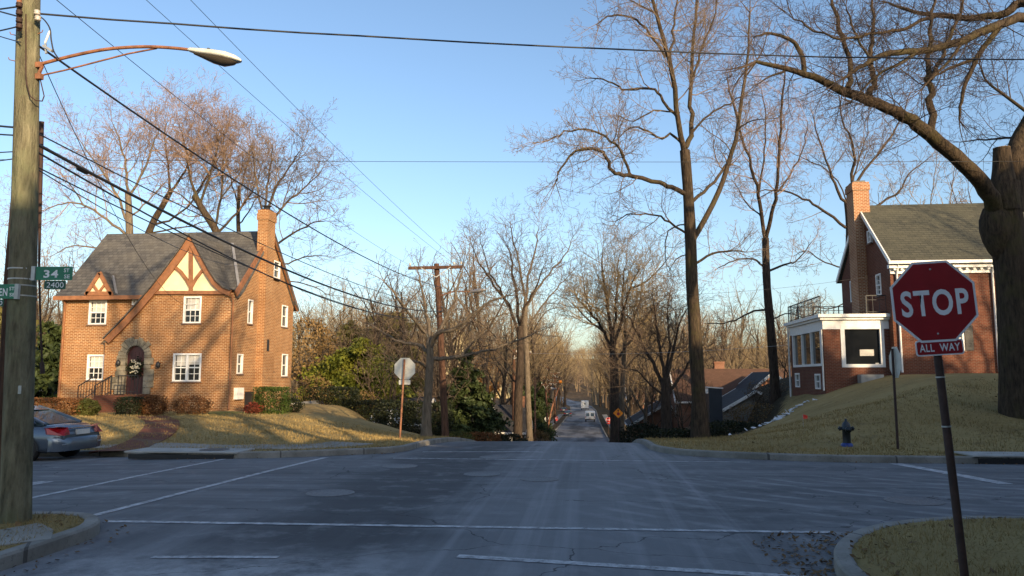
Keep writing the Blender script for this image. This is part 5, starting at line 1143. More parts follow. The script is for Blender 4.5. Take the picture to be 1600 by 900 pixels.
# ---- the far wooded ridge reads as one mass: one object
def far_wood():
    C = bpy.data.collections.new('far_wood_kinds')
    for i, k in enumerate((0,3,1)):
        j = Tubes(); rs = np.random.RandomState(300+i); cr = Grow(310+i, j, fine=2, space=(1.1,.7,.5), tip=.03, rmin=.02); T = cr.path([0,0,-.3],[0,0,1],9.5,8,.05,.05); rd = np.linspace(.25,.05,9); j.add(T, rd); cr.kids(T[3:], rd[3:], 0, 9, 0, 1.3)
        for q in range(9):
            az = q*2.4; el = R(45+rs.normal(0,10)); p = T[3+q//2]; Q = cr.path(p, [math.cos(az)*math.cos(el), math.sin(az)*math.cos(el), math.sin(el)], 6.5*rs.uniform(.7,1.2), 6, .12, .08); r_ = np.linspace(.1,.03,7); j.add(Q, r_); cr.kids(Q, r_, 0, 6, .15)
        me = j.mesh('far_tree', (0,0,0)); me.materials.append(M[('twig_tan','twig_tan','twig')[i]]); o = bpy.data.objects.new('far_tree', me); C.objects.link(o)
    rs = np.random.RandomState(77); pts = []
    while len(pts) < 2600:
        y = rs.uniform(240, 950); x = rs.uniform(-1,1)*(60+y*.62) - y*.1
        if float(dist(np.array(x), np.array(y))) < 5: continue
        pts.append((x, y, Hf(x, y) - .2))
    me = bpy.data.meshes.new('woodland'); me.from_pydata(pts, [], []); o = bpy.data.objects.new('woodland', me); col.objects.link(o)
    tag(o, 'brown leafless woods covering the far ridge across the valley', 'woodland', kind='stuff')
    ng = bpy.data.node_groups.new('woodland_scatter', 'GeometryNodeTree'); ng.interface.new_socket('Geometry', in_out='INPUT', socket_type='NodeSocketGeometry'); ng.interface.new_socket('Geometry', in_out='OUTPUT', socket_type='NodeSocketGeometry')
    N = ng.nodes; gi = N.new('NodeGroupInput'); go = N.new('NodeGroupOutput'); ip = N.new('GeometryNodeInstanceOnPoints'); ci = N.new('GeometryNodeCollectionInfo'); ci.inputs['Collection'].default_value = C
    ci.inputs['Separate Children'].default_value = True; ci.inputs['Reset Children'].default_value = True; ip.inputs['Pick Instance'].default_value = True
    rv = N.new('FunctionNodeRandomValue'); rv.data_type = 'FLOAT_VECTOR'; rv.inputs[0].default_value = (0,0,0); rv.inputs[1].default_value = (0,0,6.28)
    rsn = N.new('FunctionNodeRandomValue'); rsn.data_type = 'FLOAT_VECTOR'; rsn.inputs[0].default_value = (.9,.9,.75); rsn.inputs[1].default_value = (1.5,1.5,1.35); rsn.inputs['Seed'].default_value = 4
    L = ng.links; L.new(gi.outputs[0], ip.inputs['Points']); L.new(ci.outputs[0], ip.inputs['Instance']); L.new(rv.outputs[0], ip.inputs['Rotation']); L.new(rsn.outputs[0], ip.inputs['Scale']); L.new(ip.outputs[0], go.inputs[0])
    md = o.modifiers.new('scatter', 'NODES'); md.node_group = ng
far_wood()
# ---------------------------------------------------------------- lettering
def text(s, center, right, up, height, width, m, parent, name='lettering', bold=.02, depth=.0015):
    cu = bpy.data.curves.new('font', 'FONT'); cu.body = s; cu.offset = bold; cu.space_character = 1.0 + bold*5; cu.extrude = 0; cu.resolution_u = 4
    o = bpy.data.objects.new('font_tmp', cu); col.objects.link(o); bpy.context.view_layer.update()
    me = bpy.data.meshes.new_from_object(o.evaluated_get(bpy.context.evaluated_depsgraph_get())); bpy.data.objects.remove(o); bpy.data.curves.remove(cu)
    n = len(me.vertices); co = np.zeros(n*3, np.float32); me.vertices.foreach_get('co', co); co = co.reshape(-1,3); mn, mx = co.min(0), co.max(0)
    u = (co[:,0]-(mn[0]+mx[0])/2)*(width/(mx[0]-mn[0])); v = (co[:,1]-(mn[1]+mx[1])/2)*(height/(mx[1]-mn[1]))
    L = world_origin(parent); W = np.array(Vector(center)-L)[None] + u[:,None]*np.array(right)[None] + v[:,None]*np.array(up)[None]
    me.vertices.foreach_set('co', W.astype(np.float32).ravel()); me.name = name; me.update(); return link_obj(name, me, m, parent)
def ngon(c, right, up, r, n, phase, nrm, th):
    c = Vector(c); return [c + (right*math.cos(2*math.pi*k/n+phase) + up*math.sin(2*math.pi*k/n+phase))*r for k in range(n)], nrm*th
def rrect(c, right, up, w, h, r=.02, k=4):
    out = []
    for sx, sy, a0 in ((1,1,0),(-1,1,90),(-1,-1,180),(1,-1,270)):
        for i in range(k+1): a = R(a0+90*i/k); out.append(Vector(c)+right*(sx*(w/2-r)+r*math.cos(a))+up*(sy*(h/2-r)+r*math.sin(a)))
    return out

# ---- the near stop sign, leaning a little to the left
def stop_sign_near():
    D = 6.3; c = at(1459,471,D); tilt = R(-3.2); fwd = Vector((0,1,0)); up = Vector((math.sin(tilt),0,math.cos(tilt))); rt = Vector((math.cos(tilt),0,-math.sin(tilt))); n = Vector((0,-1,0)); w = 126/FPX*D*1.01
    foot = c - up*((c.z-.1)/up.z); foot.z = Hf(foot.x, foot.y); base = foot
    r = empty('stop_sign', base, 'red STOP sign with ALL WAY plate on a leaning dark post', 'sign')
    p = MB(); p.tube([base - up*.2 + fwd*.05, c - up*.15 + fwd*.05, c + up*(w*.46) + fwd*.05], .032, 10); p.build('post', M['rust_dark'], r)
    e = MB()
    for k in (.62, 1.02): q = c - up*k + fwd*.05; e.tube([q - up*.006, q + up*.006], .036, 10)
    e.build('collar', M['galv'], r)
    R0 = w/2/math.cos(math.pi/8); bd = MB(); pts, ex = ngon(c, rt, up, R0, 8, math.pi/8, n, .004); bd.prism(pts, ex); pan = bd.build('sign_panel', M['sign_white'], r)
    f = MB(); pts, ex = ngon(c + n*.0042, rt, up, R0*.945, 8, math.pi/8, n, .0012); f.prism(pts, ex); f.build('red_face', M['sign_red'], pan)
    s = w/126.0; text('STOP', c + n*.0062 + rt*s*1 - up*s*2, rt, up, s*41, s*101, M['sign_white'], pan, bold=.024)
    bo = MB()
    for k in (-.40, .40): bo.lathe(c + up*w*k + n*.005, [(0,-.006),(.008,-.004),(.009,0)], 8, 'y')
    bo.build('bolt', M['galv'], pan)
    c2 = at(1468,543,D); b2 = MB(); b2.prism(rrect(c2, rt, up, s*71, s*24, s*4), n*.004); pl = b2.build('plate', M['sign_white'], r)
    b3 = MB(); b3.prism(rrect(c2 + n*.0042, rt, up, s*67, s*20, s*3), n*.001); b3.build('red_face', M['sign_red'], pl)
    text('ALL  WAY', c2 + n*.0058, rt, up, s*12, s*60, M['sign_white'], pl, bold=.02)
stop_sign_near()
def sign_back(label, px, py, D, width, foot_py, heading, lean=0.0, plate=True, post_m='rust', face='sign_red'):
    """a stop sign whose printed face looks along heading (degrees from +Y, clockwise)"""
    c = at(px, py, D); a = R(heading); n = Vector((math.sin(a), math.cos(a), 0)); rt = Vector((math.cos(a), -math.sin(a), 0)); up = Vector((0,0,1))
    b = Vector((c.x, c.y, 0)) - n*.05; b = b + Vector((CY,SY,0))*lean; b.z = Hf(b.x, b.y); r = empty('stop_sign', b, label, 'sign')
    p = MB(); p.tube([b-Vector((0,0,.2)), Vector((c.x,c.y,c.z+width*.44)) - n*.05], .034, 8); p.build('post', M[post_m], r)
    R0 = width/2/math.cos(math.pi/8); m = MB(); pts, ex = ngon(c, rt, up, R0, 8, math.pi/8, n, .004); m.prism(pts, ex); pn = m.build('sign_panel', M['sign_back'], r)
    m = MB(); pts, ex = ngon(c + n*.0045, rt, up, R0*.98, 8, math.pi/8, n, .001); m.prism(pts, ex); m.build('red_face', M[face], pn)
    if plate: m = MB(); m.prism(rrect(c - up*width*.63, rt, up, width*.56, width*.22, .02), n*.004); m.build('plate', M['sign_back'], r)
    return r
sign_back('back of a stop sign with small plate on a rusty post', 632.5, 576, 26, .72, 686, 4, lean=-.12)
sign_back('stop sign seen almost edge on with a thin brown post on the right lawn', 1398.5, 566, 20, .80, 697, 91, plate=False, post_m='rust_dark')
sign_back('small grey back of a stop sign down the hill left of the road', 854.5, 655, 108, .68, 668, 0, plate=False)
# the far signs that face us
def far_stop(label, px, py, D, w):
    c = at(px, py, D); r = empty('stop_sign', (c.x, c.y, Hf(c.x,c.y)), label, 'sign'); rt, up, n = Vector((1,0,0)), Vector((0,0,1)), Vector((0,-1,0))
    p = MB(); p.tube([Vector((c.x,c.y+.05,Hf(c.x,c.y)-.2)), c+up*w*.4+Vector((0,.05,0))], .04, 6); p.build('post', M['rust_dark'], r)
    m = MB(); pts, ex = ngon(c, rt, up, w/2/math.cos(math.pi/8), 8, math.pi/8, n, .004); m.prism(pts, ex); pn = m.build('sign_panel', M['sign_white'], r)
    m = MB(); pts, ex = ngon(c+n*.005, rt, up, w/2/math.cos(math.pi/8)*.94, 8, math.pi/8, n, .001); m.prism(pts, ex); m.build('red_face', M['sign_bright'], pn)
    text('STOP', c+n*.008, rt, up, w*.33, w*.8, M['sign_white'], pn, bold=.03)
    m = MB(); m.prism(rrect(c-up*w*.66, rt, up, w*.56, w*.22, .02), n*.004); m.build('plate', M['sign_bright'], r)
M['sign_bright'] = plain('bright_sign_red', (.62,.035,.02), .4, .1, 5)
far_stop('distant red STOP sign right of the road down the hill', 950.5, 656, 104, .68)
far_stop('distant red STOP sign left of the road down the hill', 870, 653.5, 128, .55)
def diamond():
    D = 55; c = at(966,645.5,D); w = 15.6/FPX*D; r = empty('warning_sign', (c.x,c.y+.06,Hf(c.x,c.y)), 'amber diamond stop ahead sign on the trunk beside the hill road', 'sign'); rt, up, n = Vector((1,0,0)), Vector((0,0,1)), Vector((0,-1,0))
    p = MB(); p.tube([Vector((c.x,c.y+.05,Hf(c.x,c.y)-.2)), c+up*w*.4+Vector((0,.05,0))], .035, 6); p.build('post', M['rust_dark'], r)
    m = MB(); pts, ex = ngon(c, rt, up, w/2, 4, math.pi/2, n, .004); m.prism(pts, ex); pn = m.build('sign_panel', M['sign_orange'], r)
    m = MB(); pts, ex = ngon(c-up*w*.07+n*.005, rt, up, w*.155, 8, math.pi/8, n, .002); m.prism(pts, ex); m.build('red_octagon', M['sign_red'], pn)
    m = MB(); q = c+n*.005; m.prism([q+rt*a*w+up*b*w for a,b in ((-.03,.12),(.03,.12),(.03,.22),(.10,.22),(0,.38),(-.10,.22),(-.03,.22))], n*.002); m.build('arrow', M['black'], pn)
diamond()

# ---- the near utility pole at the left, with everything that hangs on it
DP = 9.55
pb = at(24,804,DP); pole_base = Vector((pb.x, pb.y, Hf(pb.x,pb.y)))
def near_pole():
    r = empty('utility_pole', pole_base, 'big weathered wooden utility pole at the left edge of the picture', 'utility pole')
    pts = [at(x,y,DP) for x,y in ((24,822),(27,700),(32,540),(37,380),(41,200),(45,0),(49,-150),(53,-300),(56,-420))]; rad = [.172,.166,.16,.152,.142,.132,.125,.118,.112]
    m = MB(); m.tube(smooth_line([tuple(p) for p in pts], 32), list(np.interp(np.linspace(0,8,33), range(9), rad)), 20); po = m.build('pole', M['wood_pole'], r)
    m = MB(); cc = [(39,24),(41,120),(42,130),(44,148),(51,157),(57,140)]; m.tube([at(40.5,22,DP-.14), at(40.5,118,DP-.15), at(42,132,DP-.16), at(47,150,DP-.16), at(56,157,DP-.14), at(66,158,DP-.05), at(69,150,DP), at(62,120,DP)], .008, 6); m.build('ground_wire', M['rust_dark'], r)
    m = MB()
    for py in (421,437,447,463): c = at(35,py,DP); m.tube([c-Vector((0,0,.008)), c+Vector((0,0,.008))], .158, 20)
    m.build('steel_band', M['galv'], r)
    for zy in (-300,-210): a, b = at(-150,zy,DP-.2), at(240,zy,DP-.2); m = MB(); m.bar(a, b, .09, .12); m.build('crossarm', M['wood_dark'], r)
    m = MB(); a, b = at(30,-40,DP-.25), at(30,48,DP-.25)
    m.bar(a, b, .03, .05); m.build('rack', M['rust'], r)
    for py in (8,20,32,41):
        m = MB(); c = at(30,py,DP-.3); m.lathe(c-Vector((0,0,.03)), [(0,0),(.035,.004),(.04,.02),(.028,.03),(.04,.042),(.035,.06),(0,.064)], 12); m.build('insulator', M['rust_dark'], r)
    for px,py in ((58,20),(59,29)):
        m = MB(); c = at(px,py,DP-.12); m.lathe(c-Vector((0,0,.03)), [(0,0),(.035,.004),(.04,.02),(.028,.03),(.04,.042),(.035,.06),(0,.064)], 12); m.build('insulator', M['ceramic'], r)
    for px, py, s in ((28,56,-1),(26,96,-1),(57,54,1)):
        a = at(px,py,DP); m = MB(); m.tube([a, a+Vector((s*.09,-.02,.02)), a+Vector((s*.1,-.02,.05))], .006, 6); m.build('step_bolt', M['rust'], r)
    # riser shield along the shaded side, and notice
    m = MB(); m.tube([at(14,800,DP-.06), at(18,640,DP-.06), at(22,470,DP-.06)], [.06,.055,.03], 8); m.build('riser_shield', M['black'], r)
    m = MB(); c = at(31,609,DP-.165); m.box(c.x-.02,c.x+.02,c.y-.004,c.y,c.z-.05,c.z+.05); m.build('tag', M['galv'], r)
    return r
near_pole()
# old pole stub strapped behind the pole
m = MB(); m.tube([at(8,800,10.3), at(16,640,10.3), at(24,430,10.3), at(32,290,10.3)], [.16,.15,.13,.10], 12); o = m.build('pole_stub', M['wood_dark'], None); tag(o, 'dark older pole stub leaning behind the big wooden pole', 'utility pole')
m = MB(); m.tube([at(65,190,11), at(63,300,11.1), at(61,420,11.3)], [.034,.028,.016], 8); m.tube([at(61,420,11.3), at(63,500,11.4), at(66,572,11.5)], [.016,.014,.013], 8); m.tube([at(65.5,566,11.5), at(66.5,584,11.5)], [.03,.034], 8)
o = m.build('hanging_rod', M['rust_dark'], None); tag(o, 'thin rusty rod hanging beside the wooden pole', 'rod')
def street_lamp():
    a0 = at(61,101,DP); r = empty('street_lamp', a0, 'white cobra head street lamp on a long rusty arm above the junction', 'street lamp')
    P_ = [at(x,y,DP-.15*k/7) for k,(x,y) in enumerate(((61,101),(75,97),(110,88),(150,79.5),(185,75),(230,73),(270,75),(298,78)))]
    m = MB(); m.tube(smooth_line([tuple(p) for p in P_], 24), .022, 8); m.build('arm', M['rust'], r)
    m = MB(); m.tube([at(59,119,DP), at(100,110,DP-.02), at(200,84,DP-.08), at(245,75.5,DP-.1)], .011, 6); m.build('brace', M['rust'], r)
    m = MB()
    for py in (102,120): c = at(58,py,DP-.02); m.bar(c-Vector((.06,0,0)), c+Vector((.07,0,0)), .06, .07)
    m.bar(at(66,104,DP-.03), at(60,117,DP-.03), .03); m.build('bracket', M['rust'], r)
    A, B = at(294,80,DP-.16), at(377,97,DP-.2); ax = (B-A); L = ax.length; ax.normalize(); up = Vector((0,0,1)); up = (up-ax*up.dot(ax)).normalized(); sd_ = ax.cross(up)
    m = MB(); V_ = []; st = [(0,.028,.03,.03),(.04,.04,.042,.05),(.2,.06,.055,.085),(.45,.10,.07,.105),(.7,.125,.075,.11),(.88,.10,.055,.085),(.97,.05,.03,.04),(1,.012,.012,.01)]; n = 16
    for t, hw_, hu, hd_ in st:
        for k in range(n):
            an = 2*math.pi*k/n; y = math.cos(an)*hw_; z = math.sin(an); z = z*hu if z > 0 else z*hd_*.35
            V_.append(A + ax*L*t + sd_*y + up*(z + .012))
    m.add(V_, [(i*n+k, i*n+(k+1)%n, (i+1)*n+(k+1)%n, (i+1)*n+k) for i in range(len(st)-1) for k in range(n)], True); m.add(V_[:n], [tuple(range(n))]); hd2 = m.build('lamp_head', M['lamp'], r)
    m = MB(); V_ = []
    for t, hw_, d in [(.12,.03,.02),(.3,.065,.05),(.5,.09,.085),(.7,.105,.095),(.86,.07,.055),(.93,.02,.015)]:
        for k in range(9): an = math.pi*k/8; V_.append(A + ax*L*t + sd_*math.cos(an)*hw_ - up*(math.sin(an)*d + .006 - .0))
    m.add(V_, [(i*9+k, i*9+k+1, (i+1)*9+k+1, (i+1)*9+k) for i in range(5) for k in range(8)], True); m.build('lens', M['lens'], hd2)
    m = MB(); c = A + ax*L*.36 + up*.06; m.lathe(c, [(.02,0),(.02,.03),(0,.034)], 8); m.build('photocell', M['iron'], hd2)
street_lamp()
rt, up, nn = Vector((CY,SY,0)), Vector((0,0,1)), Vector((SY,-CY,0))
def name_sign(label, px0, px1, py0, py1, D, items, mtl='sign_green', bracket=None):
    c = at((px0+px1)/2, (py0+py1)/2, D); s = D/FPX; w, h = (px1-px0)*s, (py1-py0)*s; r = empty('street_sign', c, label, 'street sign')
    m = MB(); m.prism(rrect(c, rt, up, w, h, .012), nn*.004); pn = m.build('sign_panel', M[mtl], r)
    for t, px, py, hh, ww, b in items: text(t, at(px,py,D) + nn*.0055, rt, up, hh*s, ww*s, M['sign_white'], pn, bold=b)
    if bracket: m = MB(); q = at(bracket,(py0+py1)/2,D); m.box(q.x-.025,q.x+.025,q.y-.02,q.y+.02,q.z-h*.52,q.z+h*.52); m.build('bracket', M['galv'], r)
    return r
name_sign('green street sign reading 34 ST SE on the wooden pole', 56, 114, 416.5, 438, DP-.17, [('34',80,428,12.5,23,.03),('ST',104.5,422.5,6,8.5,.01),('SE',105,432,6,9,.01)], bracket=53)
name_sign('small dark green block number plate reading 2400', 69, 103, 438.6, 452, DP-.17, [('2400',86.5,445.3,8.5,27,.0)], 'sign_green_dark')
name_sign('green street sign reading EN ST SE cut by the left edge', -46, 25, 444, 467, DP-.17, [('EN',5.5,456.5,12,13,.02),('ST',19,451,5.5,8,.01),('SE',19.5,460.5,5.5,8.5,.01)], bracket=27)
name_sign('small dark green number plate ending in 0 at the left edge', -30, 6, 467.8, 479, DP-.17, [('0',1.5,473.4,7,5,.0)], 'sign_green_dark')

# ---- the crossarm pole beyond the junction
def pole(label, px, foot_py, top_py, D, r0, arms=(), top_px=None, lamp=None, m_='wood_dark', base=None, name='utility_pole'):
    tp = at(top_px or px, top_py, D); b = at(px, foot_py, D); z = Hf(b.x, b.y) if base is None else base
    r = empty(name, (b.x,b.y,z), label, 'utility pole'); m = MB(); m.tube(smooth_line([(b.x,b.y,z-.3), tuple((b+tp)/2), tuple(tp)], 10), list(np.linspace(r0, r0*.7, 11)), 12); m.build('pole', M[m_], r)
    for (py, x0, x1, th) in arms:
        m = MB(); A, B = at(x0,py[0],D-.2), at(x1,py[1],D-.2); m.bar(A, B, th, th*1.25); ar = m.build('crossarm', M[m_], r)
        mid = at(top_px or px, (py[0]+py[1])/2, D-.2)
        m = MB()
        for s in (.35,.35):
            pass
        dz = Vector((0,0,-.45)); m.bar(mid+(A-mid)*.55-Vector((0,.05,0)), mid+dz-Vector((0,.05,0)), .035); m.bar(mid+(B-mid)*.55-Vector((0,.05,0)), mid+dz-Vector((0,.05,0)), .035); m.build('arm_brace', M['galv'], ar)
        for f in (.03,.84,.97):
            q = A+(B-A)*f; m = MB(); m.lathe(q+Vector((0,0,th*.6)), [(.012,0),(.012,.06),(.05,.065),(.055,.1),(.035,.12),(.05,.14),(.03,.18),(0,.19)], 8); m.build('insulator', M['ceramic'], ar)
    if lamp:
        (x0,y0,x1,y1) = lamp; A, B = at(x0,y0,D), at(x1,y1,D-.5); m = MB(); md = (A+B)/2+Vector((0,0,.12)); m.tube(smooth_line([tuple(A),tuple(md),tuple(B)],8), .03, 6); am = m.build('lamp_arm', M['rust'], r)
        ax = (B-A).normalized(); m = MB(); n = 8; V_ = []
        for t, w_, h_ in ((0,.05,.05),(.25,.11,.08),(.6,.17,.10),(.9,.10,.06),(1,.02,.02)):
            for k in range(n): an = 2*math.pi*k/n; V_.append(B+ax*.75*t+Vector((0,1,0))*math.cos(an)*w_+Vector((0,0,1))*math.sin(an)*h_)
        m.add(V_, [(i*n+k,i*n+(k+1)%n,(i+1)*n+(k+1)%n,(i+1)*n+k) for i in range(4) for k in range(n)], True); m.build('lamp_head', M['flash'], am)
    return r
pole('brown crossarm utility pole just beyond the junction on the left', 697, 681, 412, 35, .17, [((419,417),638,723,.11)], top_px=682, lamp=(686,463,735,456))
pole('dark utility pole with short crossarm beside the dark trunk down the hill', 803, 690, 546, 64, .16, [((552,553),806,830,.10)], base=-4.0)
pole('wooden pole with lamp arm left of the road down the hill', 856, 664, 598, 96, .16, [((601,602),846,862,.10)], top_px=852, lamp=(853,612,862,609), base=None)
pole('leaning pole with a lamp beside the hill road', 853, 664, 606, 103, .13, [], top_px=873, lamp=(872,608,866,607), m_='rust')
pole('farther crossarm pole with lamp left of the hill road', 857, 660, 572, 124, .17, [((575,575),850,864,.14),((590,591),850,872,.14)], lamp=(857,574,848,571))
pole('farthest crossarm pole left of the hill road', 867, 655, 582, 148, .17, [((584,584),860,874,.16),((598,598),860,874,.16)])
pole('thin pale pole behind the pale trunk down the hill', 836, 690, 590, 70, .10, [], base=-4.0, m_='rust')
m = MB(); c = at(875.5,596.5,150); m.lathe(c-Vector((0,0,.3)), [(0,0),(.3,.05),(.36,.3),(.3,.55),(0,.6)], 10); o = m.build('traffic_beacon', M['sign_orange'], None); tag(o, 'small orange beacon hanging among the farthest poles', 'beacon')

# ---- wires
def wire(label, A, B, sag, r=.011, group='overhead wires', name='power_line', n=28, m_='cable', wob=0.0):
    A, B = Vector(A), Vector(B); r *= .78; pts = []; rs = random.Random(int(abs(A.x*100))+int(abs(B.z*77)))
    for i in range(n+1): t = i/n; p = A.lerp(B, t); p.z -= sag*4*t*(1-t); p.z += rs.uniform(-wob,wob); pts.append(p)
    mb = MB(); mb.tube(pts, r, 6); o = mb.build(name, M[m_], None); tag(o, label, 'cable', group); return o
MP = 35.0
wire('black cable crossing the top of the sky to the right edge', at(60,22,DP), at(1950,88,16), .28, .016, name='overhead_cable', wob=.006)
wire('heavy cable from the lamp bracket down to below the crossarm', at(58,70,DP), at(690,449,MP), .50, .019, name='overhead_cable')
wire('thick bundled cable from the big pole passing over the house chimney', at(52,222,DP), at(692,486,MP), .62, .028, name='overhead_cable')
wire('second bundled cable sagging just under the thickest one', at(52,234,DP), at(693,492,MP), .85, .017, name='overhead_cable')
wire('upper of the two thin cables meeting the chimney bundle', at(52,205,DP), at(691,480,MP), .40, .012, name='overhead_cable')
wire('long low cable from the big pole to below the crossarm pole lamp', at(52,258,DP), at(695,505,MP), .55, .012, name='overhead_cable')
wire('service drop ending at the front roof corner beside the chimney', at(54,262,DP), at(396,414,36.5), .45, .010, name='service_drop', group=None)
wire('slack service drop from the lamp bracket to the upper house window', at(56,74,DP), at(310,474,35.3), 1.15, .008, name='service_drop', group=None)
wire('leftmost thin wire to the left end of the crossarm', at(40,-40,DP), at(640,414,MP-.2), .30, .007)
wire('middle thin wire to the right part of the crossarm', at(-104,-305,DP), at(709,412,MP-.2), .25, .007)
wire('rightmost thin wire to the right tip of the crossarm', at(20,-290,DP), at(720,412,MP-.2), .25, .007)
wire('level wire crossing the whole sky behind the tall tree', at(-350,246,24), at(2000,250,22), .10, .009, m_='cable')
wire('low wire from the hill pole across the tallest trunk to the sunroom', at(805,551,64), at(1430,520,41), .5, .014, m_='galv')
wire('thin wire from the crossarm pole across the tall trunk to the right house', at(686,450,MP), at(1400,425,39), .75, .009)
for i, (a, b, lab) in enumerate((((36,200),(-260,150),'topmost cable leaving the big pole at shoulder height to the left'), ((36,212),(-260,170),'second cable leaving the big pole to the left'), ((36,236),(-260,228),'level cable leaving the big pole to the left'), ((36,246),(-260,262),'lowest cable leaving the big pole to the left'),
        ((30,10),(-200,18),'short cable from the top insulator to the left'), ((30,26),(-200,-60),'cable rising left from the second insulator'), ((30,41),(-200,70),'cable falling left from the lowest insulator'), ((32,66),(-150,-10),'dark loop cable tied under the insulators'))):
    wire(lab, at(*a,DP-(.2 if a[1] < 100 else 0)), at(*b,DP+3), .08, (.018,.014,.010,.010,.014,.014,.012,.010)[i], group='cables leaving the big pole to the left')
m = MB(); m.tube(smooth_line([tuple(at(x,y,DP-.1)) for x,y in ((60,24),(70,32),(78,45),(80,62),(84,80),(92,92))], 20), .009, 6); o = m.build('jumper_wire', M['cable'], None); tag(o, 'curled black jumper wire beside the lamp bracket', 'cable')
m = MB(); a, b = at(78,48,DP-.1), at(70,68,DP-.1); m.tube([a, a.lerp(b,.1), b.lerp(a,.1), b], [.006,.014,.014,.006], 8); o = m.build('cable_splice', M['white'], None); tag(o, 'white cable splice hanging near the top of the big pole', 'splice')
m = MB(); m.bar(at(68,72,DP-.1), at(82,80,DP-.1), .05, .03); m.bar(at(71,68,DP-.1), at(72,84,DP-.1), .02); o = m.build('cable_clamp', M['galv'], None); tag(o, 'pale metal cable clamp on the heavy cable', 'clamp')
m = MB(); a, b = at(120,261,DP+1.6), at(138,270,DP+2.0); m.tube([a, a.lerp(b,.2), a.lerp(b,.8), b], [.02,.045,.045,.02], 8); o = m.build('splice_case', M['black'], None); tag(o, 'black splice case on the bundled cable', 'splice case')

